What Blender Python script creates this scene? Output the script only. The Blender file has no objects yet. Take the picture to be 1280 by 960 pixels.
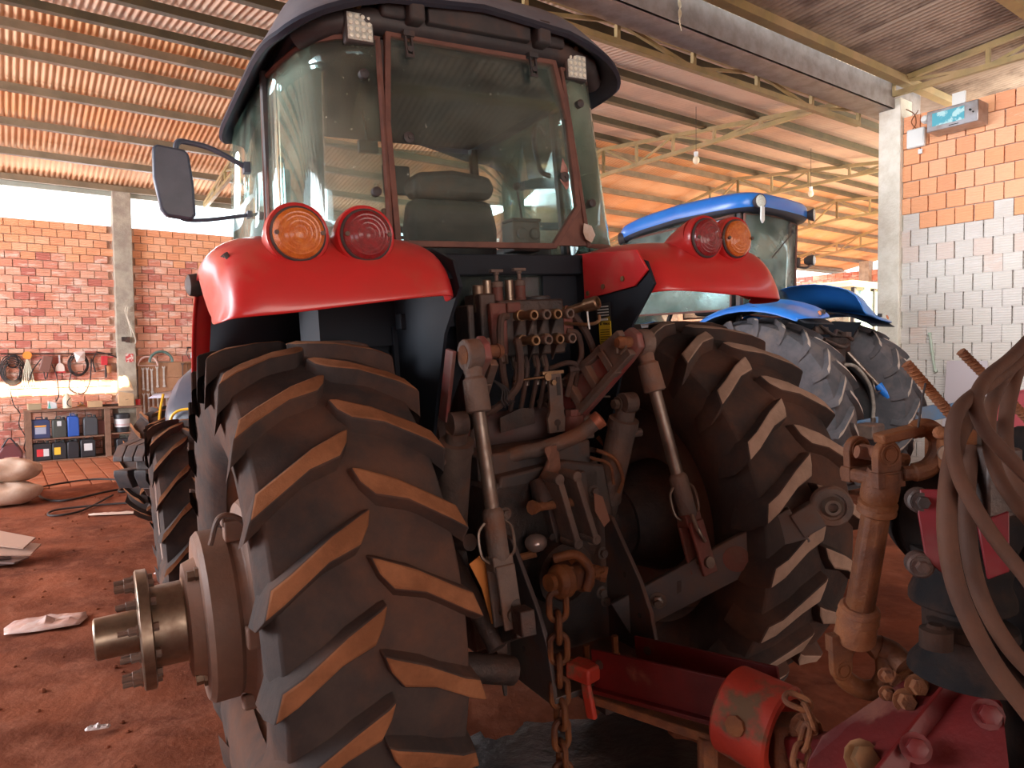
import bpy, math, random
from math import sin, cos, pi, radians, atan2, sqrt
from mathutils import Vector as V, Matrix as MX
random.seed(7)
S = bpy.context.scene
COL = S.collection
# ------------------------------------------------------------------ camera
cam = bpy.data.cameras.new('camera'); camo = bpy.data.objects.new('camera', cam); COL.objects.link(camo)
cam.sensor_width = 36.0; cam.lens = 885.0/1280*36; cam.clip_start = .02; cam.clip_end = 400
tl = math.atan(37/885.0); rl = -0.0116
fw = V((0, cos(tl), -sin(tl))); rt = V((1, 0, 0)); up = rt.cross(fw)
r2 = cos(rl)*rt + sin(rl)*up; u2 = -sin(rl)*rt + cos(rl)*up
camo.matrix_world = MX(((r2.x, u2.x, -fw.x, 0), (r2.y, u2.y, -fw.y, 0), (r2.z, u2.z, -fw.z, 1.6836), (0, 0, 0, 1)))
S.camera = camo
# ------------------------------------------------------------------ sky, sun, daylight, exposure
SH = radians(36)                       # the shed is turned against the world axes
A = V((cos(SH), sin(SH), 0)); B = V((-sin(SH), cos(SH), 0))
def ab(a, b, z): return A*a + B*b + V((0, 0, z))
W = bpy.data.worlds.new('World'); S.world = W; W.use_nodes = True
bg = W.node_tree.nodes['Background']; bg.inputs[0].default_value = (.80, .92, 1.0, 1); bg.inputs[1].default_value = 3.2
sun = bpy.data.lights.new('sun', 'SUN'); sun.energy = 34; sun.angle = radians(.35); sun.color = (1, .80, .52)
suno = bpy.data.objects.new('sun', sun); COL.objects.link(suno)
sd = (B - V((0, 0, .40))).normalized()
suno.rotation_euler = sd.to_track_quat('-Z', 'Y').to_euler()
def area(name, loc, direction, sx, sy, energy, color):
    l = bpy.data.lights.new(name, 'AREA'); l.shape = 'RECTANGLE'; l.size = sx; l.size_y = sy; l.energy = energy; l.color = color
    o = bpy.data.objects.new(name, l); COL.objects.link(o); o.location = loc
    o.rotation_euler = V(direction).to_track_quat('-Z', 'Z').to_euler(); return o
area('daylight_open_end', ab(-7.4, 8.5, 2.4), A + V((0, 0, .25)), 11, 4.0, 2100, (.93, .95, 1))
area('daylight_yard', ab(3.5, 17.0, 3.2), -B + V((0, 0, .25)), 18, 3.0, 2700, (.95, .96, 1))
area('back_fill', ab(2.0, -7.6, 1.6), B + A*.12, 10, 2.8, 400, (1, .86, .76))  # added warm fill from behind the viewer for the hitch and rear wheels
area('daylight_far_side', ab(16, 3.6, 2.4), B + V((0, 0, .35)), 12, 4, 900, (1, .93, .8))
area('right_wall_fill', ab(4.6, .9, 4.85), A + V((0, 0, -.42)) + B*.15, 4.5, 1.1, 120, (1, .97, .93)).data.spread = radians(115)  # added fill under the near roof, brightens right wall and blue tractor
vs = S.view_settings
vs.view_transform = 'Standard'; vs.look = 'None'; vs.gamma = 1.0; vs.use_curve_mapping = False; vs.exposure = 0.3

# ------------------------------------------------------------------ materials
MATS = {}
def mat(name, c1, c2=None, rough=.6, metal=0., scale=6., lo=.4, hi=.62, bump=0., bscale=30., dust=None, dlo=.45, dhi=.65, dscale=3., topdust=0., coat=0., spec=.5, emis=None, estr=0.):
    if name in MATS: return MATS[name]
    m = bpy.data.materials.new(name); m.use_nodes = True; nt = m.node_tree; N = nt.nodes; L = nt.links
    p = N['Principled BSDF']; p.inputs['Roughness'].default_value = rough; p.inputs['Metallic'].default_value = metal
    p.inputs['Specular IOR Level'].default_value = spec
    if coat: p.inputs['Coat Weight'].default_value = coat; p.inputs['Coat Roughness'].default_value = .12
    tc = N.new('ShaderNodeTexCoord')
    col = None
    def noise(sc, detail=6):
        n = N.new('ShaderNodeTexNoise'); n.inputs['Scale'].default_value = sc; n.inputs['Detail'].default_value = detail
        n.inputs['Roughness'].default_value = .62; L.new(tc.outputs['Object'], n.inputs['Vector']); return n
    def ramp(src, a, b):
        r = N.new('ShaderNodeMapRange'); r.inputs['From Min'].default_value = a; r.inputs['From Max'].default_value = b; L.new(src, r.inputs['Value']); return r.outputs[0]
    def mix(fac, a, b):
        x = N.new('ShaderNodeMix'); x.data_type = 'RGBA'
        if isinstance(fac, float): x.inputs[0].default_value = fac
        else: L.new(fac, x.inputs[0])
        for s, v in ((6, a), (7, b)):
            if isinstance(v, tuple): x.inputs[s].default_value = (*v, 1)
            else: L.new(v, x.inputs[s])
        return x.outputs[2]
    col = c1
    if c2: col = mix(ramp(noise(scale).outputs['Fac'], lo, hi), c1, c2)
    if dust:
        f = ramp(noise(dscale, 8).outputs['Fac'], dlo, dhi)
        if topdust:
            g = N.new('ShaderNodeNewGeometry'); sp = N.new('ShaderNodeSeparateXYZ'); L.new(g.outputs['Normal'], sp.inputs[0])
            mm = N.new('ShaderNodeMath'); mm.operation = 'MULTIPLY_ADD'; L.new(sp.outputs['Z'], mm.inputs[0]); mm.inputs[1].default_value = topdust; L.new(f, mm.inputs[2]); mm.use_clamp = True; f = mm.outputs[0]
        col = mix(f, col, dust)
        rr = N.new('ShaderNodeMapRange'); L.new(f, rr.inputs['Value']); rr.inputs['To Min'].default_value = rough; rr.inputs['To Max'].default_value = .95; L.new(rr.outputs[0], p.inputs['Roughness'])
    if isinstance(col, tuple): p.inputs['Base Color'].default_value = (*col, 1)
    else: L.new(col, p.inputs['Base Color'])
    if bump:
        b = N.new('ShaderNodeBump'); b.inputs['Strength'].default_value = bump; b.inputs['Distance'].default_value = .01
        L.new(noise(bscale, 8).outputs['Fac'], b.inputs['Height']); L.new(b.outputs[0], p.inputs['Normal'])
    if emis: p.inputs['Emission Color'].default_value = (*emis, 1); p.inputs['Emission Strength'].default_value = estr
    MATS[name] = m; return m
def glass(name, tint, dust=.08, veil_col=(.55, .6, .55), gloss=.03, refl=1.0):
    m = bpy.data.materials.new(name); m.use_nodes = True; nt = m.node_tree; N = nt.nodes; L = nt.links; N.clear()
    out = N.new('ShaderNodeOutputMaterial'); tr = N.new('ShaderNodeBsdfTransparent'); tr.inputs[0].default_value = (*tint, 1)
    gl = N.new('ShaderNodeBsdfGlossy'); gl.inputs['Roughness'].default_value = gloss; gl.inputs[0].default_value = (.9, 1, 1, 1)
    fr = N.new('ShaderNodeFresnel'); fr.inputs[0].default_value = 1.5
    ml = N.new('ShaderNodeMath'); ml.operation = 'MULTIPLY'; ml.inputs[1].default_value = refl; L.new(fr.outputs[0], ml.inputs[0])
    mx = N.new('ShaderNodeMixShader'); L.new(ml.outputs[0], mx.inputs[0]); L.new(tr.outputs[0], mx.inputs[1]); L.new(gl.outputs[0], mx.inputs[2])
    df = N.new('ShaderNodeBsdfDiffuse'); df.inputs[0].default_value = (*veil_col, 1)
    tc = N.new('ShaderNodeTexCoord'); n1 = N.new('ShaderNodeTexNoise'); n1.inputs['Scale'].default_value = 4; n1.inputs['Detail'].default_value = 8; L.new(tc.outputs['Object'], n1.inputs['Vector'])
    n2 = N.new('ShaderNodeTexNoise'); n2.inputs['Scale'].default_value = 55; n2.inputs['Detail'].default_value = 3; L.new(tc.outputs['Object'], n2.inputs['Vector'])
    a = N.new('ShaderNodeMapRange'); a.inputs[1].default_value = .35; a.inputs[2].default_value = .8; a.inputs[3].default_value = dust*.3; a.inputs[4].default_value = dust*2.2; L.new(n1.outputs[0], a.inputs[0])
    b = N.new('ShaderNodeMapRange'); b.inputs[1].default_value = .70; b.inputs[2].default_value = .76; b.inputs[4].default_value = .5; L.new(n2.outputs[0], b.inputs[0])
    ad = N.new('ShaderNodeMath'); ad.use_clamp = True; L.new(a.outputs[0], ad.inputs[0]); L.new(b.outputs[0], ad.inputs[1])
    m2 = N.new('ShaderNodeMixShader'); L.new(ad.outputs[0], m2.inputs[0]); L.new(mx.outputs[0], m2.inputs[1]); L.new(df.outputs[0], m2.inputs[2])
    L.new(m2.outputs[0], out.inputs[0]); MATS[name] = m; return m

# ------------------------------------------------------------------ mesh helpers
class MB:
    def __init__(s): s.v = []; s.f = []; s.m = []; s.cm = 0
    def add(s, vs, fs, mi=None):
        o = len(s.v); s.v += [tuple(x) for x in vs]
        for f in fs: s.f.append(tuple(i+o for i in f)); s.m.append(s.cm if mi is None else mi)
        return s
    def box(s, c, d, rot=None, taper=1.0):
        hx, hy, hz = d[0]/2, d[1]/2, d[2]/2; P = []
        for z in (-1, 1):
            k = taper if z > 0 else 1
            for x, y in ((-1, -1), (1, -1), (1, 1), (-1, 1)): P.append(V((x*hx*k, y*hy*k, z*hz)))
        if rot is not None: P = [rot @ p for p in P]
        P = [p + V(c) for p in P]
        return s.add(P, [(3, 2, 1, 0), (4, 5, 6, 7), (0, 1, 5, 4), (1, 2, 6, 5), (2, 3, 7, 6), (3, 0, 4, 7)])
    def bar(s, p0, p1, w, h, upv=(0, 0, 1)):
        p0 = V(p0); p1 = V(p1); d = (p1-p0); n = d.normalized(); u = V(upv); x = n.cross(u)
        if x.length < 1e-4: x = n.cross(V((1, 0, 0)))
        x.normalize(); u = x.cross(n)
        P = [q + x*(a*w/2) + u*(b*h/2) for q in (p0, p1) for a, b in ((-1, -1), (1, -1), (1, 1), (-1, 1))]
        return s.add(P, [(0, 1, 2, 3), (7, 6, 5, 4), (4, 5, 1, 0), (5, 6, 2, 1), (6, 7, 3, 2), (7, 4, 0, 3)])
    def frame(s, n):
        n = n.normalized(); u = V((0, 0, 1)) if abs(n.z) < .9 else V((1, 0, 0)); x = n.cross(u).normalized(); return x, x.cross(n)
    def lathe(s, o, ax, prof, n=24, cap=True, hexa=False):
        o = V(o); ax = V(ax).normalized(); x, y = s.frame(ax); P = []; F = []
        for t, r in prof:
            for k in range(n):
                a = 2*pi*k/n; P.append(o + ax*t + (x*cos(a)+y*sin(a))*r)
        m = len(prof)
        for i in range(m-1):
            for k in range(n):
                k2 = (k+1) % n; F.append((i*n+k, i*n+k2, (i+1)*n+k2, (i+1)*n+k))
        if cap:
            F.append(tuple(range(n-1, -1, -1))); F.append(tuple((m-1)*n+k for k in range(n)))
        return s.add(P, F)
    def cyl(s, p0, p1, r0, r1=None, n=16):
        p0 = V(p0); p1 = V(p1); d = p1-p0
        return s.lathe(p0, d, [(0, r0), (d.length, r0 if r1 is None else r1)], n)
    def tube(s, pts, r, n=8, closed=False, cap=True):
        pts = [V(p) for p in pts]; m = len(pts); P = []; F = []; px = None
        for i, p in enumerate(pts):
            if closed: t = pts[(i+1) % m]-pts[i-1]
            else: t = pts[min(i+1, m-1)]-pts[max(i-1, 0)]
            t.normalize()
            if px is None: px, _ = s.frame(t)
            px = (px - t*px.dot(t)); px.normalize(); py = t.cross(px)
            rr = r[i] if isinstance(r, (list, tuple)) else r
            for k in range(n):
                a = 2*pi*k/n; P.append(p + (px*cos(a)+py*sin(a))*rr)
        for i in range(m if closed else m-1):
            j = (i+1) % m
            for k in range(n):
                k2 = (k+1) % n; F.append((i*n+k, i*n+k2, j*n+k2, j*n+k))
        if not closed and cap: F += [tuple(range(n-1, -1, -1)), tuple((m-1)*n+k for k in range(n))]
        return s.add(P, F)
    def prism(s, poly, d0, d1, fn):   # fn(u, v, d) -> point
        n = len(poly); P = [fn(u, w, d0) for u, w in poly] + [fn(u, w, d1) for u, w in poly]
        F = [tuple(range(n)), tuple(range(2*n-1, n-1, -1))] + [(i, (i+1) % n, n+(i+1) % n, n+i)[::-1] for i in range(n)]
        return s.add(P, F)
    def grid(s, rows):
        m = len(rows); n = len(rows[0]); P = [p for r in rows for p in r]
        return s.add(P, [(i*n+j, i*n+j+1, (i+1)*n+j+1, (i+1)*n+j) for i in range(m-1) for j in range(n-1)])
    def sph(s, c, r, n=12, sc=(1, 1, 1)):
        c = V(c); prof = []; P = []; F = []; m = n//2
        for i in range(m+1):
            t = pi*i/m
            for k in range(n): P.append(c + V((sin(t)*cos(2*pi*k/n)*r*sc[0], sin(t)*sin(2*pi*k/n)*r*sc[1], cos(t)*r*sc[2])))
        for i in range(m):
            for k in range(n): F.append((i*n+k, (i+1)*n+k, (i+1)*n+(k+1) % n, i*n+(k+1) % n))
        return s.add(P, F)
    def build(s, name, mats, parent=None, bevel=0., smooth=35, solid=0., loc=None, label=None, kind=None, sub=0):
        me = bpy.data.meshes.new(name); me.from_pydata(s.v, [], s.f)
        if not isinstance(mats, (list, tuple)): mats = [mats]
        for m in mats: me.materials.append(m)
        if len(mats) > 1: me.polygons.foreach_set('material_index', s.m)
        import bmesh
        bm = bmesh.new(); bm.from_mesh(me); bmesh.ops.remove_doubles(bm, verts=bm.verts, dist=1e-5)
        if not solid: bmesh.ops.recalc_face_normals(bm, faces=bm.faces)
        bm.to_mesh(me); bm.free()
        if smooth: me.shade_smooth(); me.set_sharp_from_angle(angle=radians(smooth))
        o = bpy.data.objects.new(name, me); COL.objects.link(o)
        if parent: o.parent = parent
        if loc: o.location = loc
        if solid: md = o.modifiers.new('solid', 'SOLIDIFY'); md.thickness = solid; md.offset = 0
        if sub: md = o.modifiers.new('sub', 'SUBSURF'); md.levels = sub; md.render_levels = sub
        if bevel: md = o.modifiers.new('bevel', 'BEVEL'); md.width = bevel; md.segments = 2; md.limit_method = 'ANGLE'; md.angle_limit = radians(40)
        if label: o['label'] = label
        if kind: o['kind'] = kind
        return o
def thing(name, label, cat, loc=(0, 0, 0), rot=None, group=None):
    o = bpy.data.objects.new(name, None); COL.objects.link(o); o.location = loc; o.empty_display_size = .2
    if rot is not None: o.rotation_euler = rot
    o['label'] = label; o['category'] = cat
    if group: o['group'] = group
    return o
def tag(o, label, cat, group=None):
    o['label'] = label; o['category'] = cat
    if group: o['group'] = group
    return o
def link_copy(src, parent=None, name=None, **kw):
    c = src.copy(); COL.objects.link(c)
    if parent: c.parent = parent
    for k, v in kw.items(): setattr(c, k, v)
    return c
def copy_tree(o, parent=None):
    c = o.copy(); COL.objects.link(c); c.parent = parent
    for ch in list(o.children): copy_tree(ch, c)
    return c
def smoothpath(pts, n=6):
    P = [V(p) for p in pts]; P = [2*P[0]-P[1]] + P + [2*P[-1]-P[-2]]; out = []
    for i in range(1, len(P)-2):
        a, b, c, d = P[i-1:i+3]
        for k in range(n):
            t = k/n; out.append(.5*((2*b) + (c-a)*t + (2*a-5*b+4*c-d)*t*t + (3*b-a-3*c+d)*t**3))
    out.append(P[-2]); return out
XZ = lambda u, w, d: V((u, d, w)); YZ = lambda u, w, d: V((d, u, w)); XY = lambda u, w, d: V((u, w, d))
# ------------------------------------------------------------------ palette
DUST = (.26, .095, .042); 
m_dirt = mat('red_dirt', (.25, .078, .040), (.135, .042, .024), rough=.97, scale=1.6, lo=.38, hi=.62, bump=1.0, bscale=16, dust=(.31, .115, .068), dscale=5, dlo=.5, dhi=.75, spec=.1)
m_pale = mat('bounce_slab', (.42, .25, .18), (.34, .2, .14), rough=.8, scale=2.5, bump=.4, bscale=20)
m_mortar = mat('mortar', (.70, .52, .42), (.58, .38, .29), rough=.95, scale=9, bump=.8, bscale=60, spec=.1)
m_grout = mat('grey_render', (.62, .58, .54), (.54, .50, .47), rough=.95, scale=7, bump=1.0, bscale=45, spec=.1)
m_conc = mat('concrete', (.48, .44, .36), (.34, .30, .25), rough=.95, scale=5, bump=.9, bscale=35, spec=.1)
m_lime = mat('limed_concrete', (.82, .80, .72), (.70, .67, .58), rough=.95, scale=6, bump=1.0, bscale=30, spec=.1)
def brickmat(name, cols, smear, smear_amt):
    m = mat(name, cols[0]); nt = m.node_tree; N = nt.nodes; L = nt.links; p = N['Principled BSDF']; p.inputs['Roughness'].default_value = .92; p.inputs['Specular IOR Level'].default_value = .1
    oi = N.new('ShaderNodeObjectInfo'); g = N.new('ShaderNodeNewGeometry'); ad = N.new('ShaderNodeMath'); ad.operation = 'ADD'; L.new(oi.outputs['Random'], ad.inputs[0]); L.new(g.outputs['Random Per Island'], ad.inputs[1])
    fr = N.new('ShaderNodeMath'); fr.operation = 'FRACT'; L.new(ad.outputs[0], fr.inputs[0])
    cr = N.new('ShaderNodeValToRGB'); cr.color_ramp.interpolation = 'CONSTANT'; L.new(fr.outputs[0], cr.inputs[0])
    while len(cr.color_ramp.elements) < len(cols): cr.color_ramp.elements.new(.5)
    for i, c in enumerate(cols): cr.color_ramp.elements[i].position = i/len(cols); cr.color_ramp.elements[i].color = (*c, 1)
    n = N.new('ShaderNodeTexNoise'); n.inputs['Scale'].default_value = 3.0; n.inputs['Detail'].default_value = 8; n.inputs['Roughness'].default_value = .7
    mp = N.new('ShaderNodeMapping'); mp.inputs['Scale'].default_value = (1, 1, 3.5); L.new(g.outputs['Position'], mp.inputs['Vector']); L.new(mp.outputs[0], n.inputs['Vector'])
    r = N.new('ShaderNodeMapRange'); r.inputs[1].default_value = .56-smear_amt; r.inputs[2].default_value = .66-smear_amt; r.inputs[4].default_value = .8; L.new(n.outputs[0], r.inputs[0])
    mx = N.new('ShaderNodeMix'); mx.data_type = 'RGBA'; L.new(r.outputs[0], mx.inputs[0]); L.new(cr.outputs[0], mx.inputs[6]); mx.inputs[7].default_value = (*smear, 1); L.new(mx.outputs[2], p.inputs['Base Color'])
    w = N.new('ShaderNodeTexWave'); w.bands_direction = 'Z'; w.inputs['Scale'].default_value = 11; w.inputs['Distortion'].default_value = .6; L.new(g.outputs['Position'], w.inputs['Vector'])
    b = N.new('ShaderNodeBump'); b.inputs['Strength'].default_value = .55; b.inputs['Distance'].default_value = .006; L.new(w.outputs['Fac'], b.inputs['Height']); L.new(b.outputs[0], p.inputs['Normal'])
    return m
m_brick = brickmat('clay_brick', [(.70, .31, .21), (.74, .35, .24), (.66, .27, .19), (.76, .41, .29), (.52, .18, .14), (.70, .33, .23)], (.86, .66, .56), .045)
m_brick_t = brickmat('clay_brick_clean', [(.82, .40, .22), (.85, .44, .25), (.79, .37, .21), (.86, .47, .29)], (.85, .62, .46), -.06)
m_brick_g = brickmat('rendered_brick', [(.66, .63, .60), (.65, .62, .59), (.66, .63, .60), (.68, .58, .53), (.65, .62, .60), (.66, .64, .61)], (.70, .67, .65), .04)
m_roof = mat('roof_sheet_dusty', (.78, .43, .21), (.68, .38, .21), rough=.8, scale=1.3, bump=.15, bscale=30, dust=(.80, .54, .34), dscale=.8)
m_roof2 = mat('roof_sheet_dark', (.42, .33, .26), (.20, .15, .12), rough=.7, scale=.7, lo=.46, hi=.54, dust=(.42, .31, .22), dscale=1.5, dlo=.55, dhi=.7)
m_steel_y = mat('truss_paint', (.36, .27, .11), (.27, .21, .10), rough=.6, scale=4, dust=(.42, .30, .16), dscale=3)
m_purlin = mat('purlin_paint', (.23, .18, .115), (.17, .135, .085), rough=.6, scale=4)
m_gutter = mat('gutter_zinc', (.32, .28, .26), (.24, .20, .18), rough=.6, metal=.3, scale=7)
# ------------------------------------------------------------------ floor
TH = .5228; RHO = .0518; TO = V((.033, 3.0066, 0))
Fv = V((-sin(TH), cos(TH), 0)); Rv = V((cos(TH), sin(TH), 0))
from mathutils import noise as NZ
def ground(x, y):
    d = V((x, y, 0))-TO; X = d.dot(Rv); Y = d.dot(Fv)
    return RHO*X*math.exp(-(X*X/9+Y*Y/9))
mb = MB(); rows = []
ny = [-16 + i*1.0 for i in range(16)] + [i*.075 for i in range(0, 130)] + [9.75+i*.5 for i in range(0, 14)] + [17+i*2.5 for i in range(10)]
nx = [-40+i*4 for i in range(7)] + [-12+i*.5 for i in range(12)] + [-6+i*.085 for i in range(0, 110)] + [3.35+i*.5 for i in range(14)] + [11+i*4 for i in range(8)]
for y in ny:
    r = []
    for x in nx:
        z = ground(x, y)
        near = math.exp(-((x+1)**2+(y-4)**2)/40)
        dd = V((x, y, 0))-TO; X = dd.dot(Rv); Y = dd.dot(Fv)
        flat = 0 if (abs(abs(X)-.87) < .4 and abs(Y) < .4) else 1
        z += flat*near*(.030*(NZ.noise(V((x*2.2, y*2.2, 0)))) + .018*NZ.noise(V((x*6, y*6, 3))))
        r.append(V((x, y, z)))
    rows.append(r)
mb.grid(rows); floor = mb.build('floor', m_dirt, kind='structure')
def frame_obj(o): o.rotation_euler = (0, 0, SH); return o
# brick-paved strip in front of the bench
m_paver = brickmat('paver', [(.42, .16, .09), (.46, .19, .11), (.38, .14, .08)], (.5, .2, .1), 0)
pv = MB().box((0, 0, 0), (.225, .225, .03)).build('paving_tile', m_paver, floor, bevel=.006)
pv.location = ab(-.1, 12.0, .0); pv.rotation_euler = (0, 0, SH); first = True
for i in range(11):
    for j in range(13):
        if first: first = False; continue
        c = link_copy(pv, floor); c.location = ab(-.1+i*.24, 12.0+j*.24-2.0*0 - .9, random.uniform(-.005, .004)); c.rotation_euler = (0, 0, SH+random.uniform(-.02, .02))
pv.location = ab(-.1, 11.1-.24, .0)
# ------------------------------------------------------------------ walls
WB = 14.3
def bricks(parent, mats, cells, dims, limit, place, dims2=None):
    # cells sorted so the largest-in-view come first
    protos = {}
    rest = {}
    for k, (u, z, mi) in enumerate(cells):
        if k < limit:
            if mi not in protos:
                o = MB().box((0, 0, 0), dims2 if (dims2 and mi == 1) else dims).build('brick', mats[mi], parent, bevel=0, smooth=0); protos[mi] = o
            else: o = link_copy(protos[mi], parent)
            o.location = place(u, z, random.uniform(-.004, .005)); o.rotation_euler = (random.uniform(-.008, .008), random.uniform(-.006, .006), random.uniform(-.01, .01))
        else: rest.setdefault(mi, []).append((u, z))
    for mi, lst in rest.items():
        m = MB()
        for u, z in lst: m.box(place(u, z, random.uniform(-.004, .005)), dims)
        m.build('brickwork', mats[mi], parent, kind='stuff', smooth=0)
# left wall (along a at b = WB)
wl = MB(); wl.box((5.0, WB+.09, 2.0), (30, .14, 4.04)); wall_left = frame_obj(wl.build('wall_left', m_mortar, kind='structure'))
cells = []; bh = .134; bl = .211
for j in range(30):
    z = 4.02 - bh*(j+.5)
    for i in range(-14, 52):
        a = .05 + bl*(i + (.5 if j % 2 else 0)) + random.uniform(-.004, .004)
        if abs(a-1.86) < .19: continue
        vis = 0 <= a <= 3.3 and z > .9
        mi = 0 if j < 4 or (j == 4 and random.random() < .3) else 1
        cells.append(((a, z, mi), 0 if vis else 1, abs(a-1.4)))
cells.sort(key=lambda t: (t[1], t[2]))
bricks(wall_left, [m_brick_t, m_brick], [c[0] for c in cells], (bl-.012, .05, bh-.014), 300, lambda u, z, d: (u, WB+d, z))
col1 = frame_obj(MB().box((1.86, WB-.02, 2.33), (.29, .3, 4.7)).build('trim_1', m_conc, bevel=.01, kind='structure'))
# right wall (along b at a = 9.2)
WA = 9.2
wr = MB(); wr.box((WA+.13, -3.7, 2.28), (.2, 16, 4.56)); wall_right = frame_obj(wr.build('wall_right', m_grout, kind='structure'))
cells = []; s = .2
for j in range(23):
    z = 4.56 - s*(j+.5)
    for i in range(-2, 30):
        b = 4.33 - s*(i+.5+(.5 if j % 2 else 0)) + random.uniform(-.004, .004)
        if b > 4.34: continue
        mi = 0 if (j < 6 or (j == 6 and random.random() < .6) or (j == 7 and random.random() < .2)) else 1
        vis = b > 2.6 and z > 1.0
        cells.append(((b, z, mi), 0 if vis else 1, -b))
cells.sort(key=lambda t: (t[1], t[2]))
bricks(wall_right, [m_brick_t, m_brick_g], [c[0] for c in cells], (.05, s-.014, s-.012), 300, lambda u, z, d: (WA+.02+d*(.5 if z < 3.2 else 1), u, z), (.05, s-.012, s-.002))
col2 = MB().box((WA+.08, 4.47, 2.40), (.30, .27, 4.80)); col2 = frame_obj(col2.build('trim_2', m_lime, bevel=.012, kind='structure'))
# far end wall with its pillar
we = MB(); we.box((25, 9.5, 2.25), (.2, 12, 4.5)); wall_end = frame_obj(we.build('wall_back', m_mortar, kind='structure'))
m = MB()
for j in range(13):
    for i in range(40): m.box((24.88, 4+.3*(i+(.5 if j % 2 else 0)), 4.4-.2*j), (.05, .285, .185))
m.build('brickwork', m_brick, wall_end, kind='stuff', smooth=0)
frame_obj(MB().box((24.8, 12.9, 2.4), (.3, .35, 4.8)).build('trim_3', m_conc, bevel=.01, kind='structure'))
# unseen wall behind the viewer, added to block sun, with an invented opening
frame_obj(MB().box((8, -8.1, 4.6), (34, .2, 3.6)).box((-8.5, -8.1, 1.6), (3, .2, 3.3)).box((11.2, -8.1, 1.6), (27.6, .2, 3.3)).build('wall_front', m_mortar, kind='structure'))
frame_obj(MB().box((-7.7, -3.0, 2.9), (.2, 10.4, 5.8)).build('shade_wall', m_mortar, kind='structure'))  # unseen wall added to keep open-end daylight off the foreground
bounce_mb = MB().box((18.5, 5, .03), (17, 24, .06)); frame_obj(bounce_mb.build('floor', m_pale, kind='structure'))  # pale slab added so sun bounces less red onto the far roof
# ------------------------------------------------------------------ roof
RB, RZ = 9.7, 5.60; EB, EZ = 4.9, 5.05; LB, LZ = 14.75, 4.62
ceil = MB().box((9, RB, RZ+.05), (34, .3, .02)).build('ceiling', m_roof, kind='structure'); frame_obj(ceil)
PW_, NW = .077, 14
def sheet(name, b0, z0, b1, z1, material, parent):
    m = MB(); rows = []
    for b, z in ((b0, z0), ((b0+b1)/2, (z0+z1)/2), (b1, z1)):
        rows.append([V((k*PW_/6, b, z+.0115*cos(2*pi*k/6))) for k in range(NW*6+4)])
    m.grid(rows); return m.build(name, material, parent, smooth=60)
def roof_run(b0, z0, b1, z1, material, nrow, a0, n):
    for r in range(nrow):
        t0 = r/nrow; t1 = (r+1)/nrow + (.03 if r < nrow-1 else 0)
        dz = .010*r
        q = sheet('roof_sheet', b0+(b1-b0)*t0, z0+(z1-z0)*t0+dz, b0+(b1-b0)*t1, z0+(z1-z0)*t1+dz, material, ceil)
        q.location = (a0, 0, 0)
        for i in range(1, n):
            c = link_copy(q, ceil); c.location = (a0+i*NW*PW_, 0, .006*(i % 2)+random.uniform(0, .004))
roof_run(LB, LZ, RB, RZ, m_roof, 3, -7.5, 31)
m_roofp = mat('roof_sheet_pale', (.74, .54, .40), (.62, .46, .35), rough=.8, scale=1.3, bump=.15, bscale=30, dust=(.76, .60, .46), dscale=.8)
roof_run(EB, EZ, RB, RZ, m_roofp, 2, -7.5, 31)
roof_run(4.30, 5.02, -8.4, 6.1, m_roof2, 4, -7.5, 17)
# added mask shaping the sun strip: gutter slit open only over the bench
frame_obj(MB().box((15.0, 4.66, 5.04), (26.3, .56, .02)).box((-5.0, 4.66, 5.04), (9.6, .56, .02)).build('sun_mask', m_gutter, kind='structure'))
# purlins: C sections
def purlin(b, z, a0=-7.5, a1=25.5, h=.10, w=.06, material=None, name='purlin'):
    m = MB(); m.box(((a0+a1)/2, b, z-h/2), (a1-a0, w, h)); m.box(((a0+a1)/2, b+w*.4, z-h+.008), (a1-a0, w*1.4, .012))
    return m.build(name, material or m_purlin, ceil)
for b in (14.15, 13.75*0+13.2, 12.25, 11.3, 10.45, 9.9): purlin(b, LZ+(LB-b)*(RZ-LZ)/(LB-RB)-.03)
m_purd = mat('purlin_dark_olive', (.10, .085, .045), (.07, .06, .035), rough=.6, scale=4)
for b in (9.2, 8.3, 7.35, 6.4, 5.5): purlin(b, EZ+(b-EB)*(RZ-EZ)/(RB-EB)-.03, h=.09, material=m_purd)
for b in (4.25, 2.8, 1.35, -.1, -1.6, -3.2, -5): purlin(b, 5.02+(4.30-b)*.085-.02, -7.5, 11.5, .09, .07, m_steel_y)
# eave beam over the left wall
frame_obj(MB().box((9, WB+.0, 4.60), (34, .12, .14)).build('trim_5', mat('eave_steel', (.40, .42, .36), (.33, .34, .28), rough=.6), kind='structure'))
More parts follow.
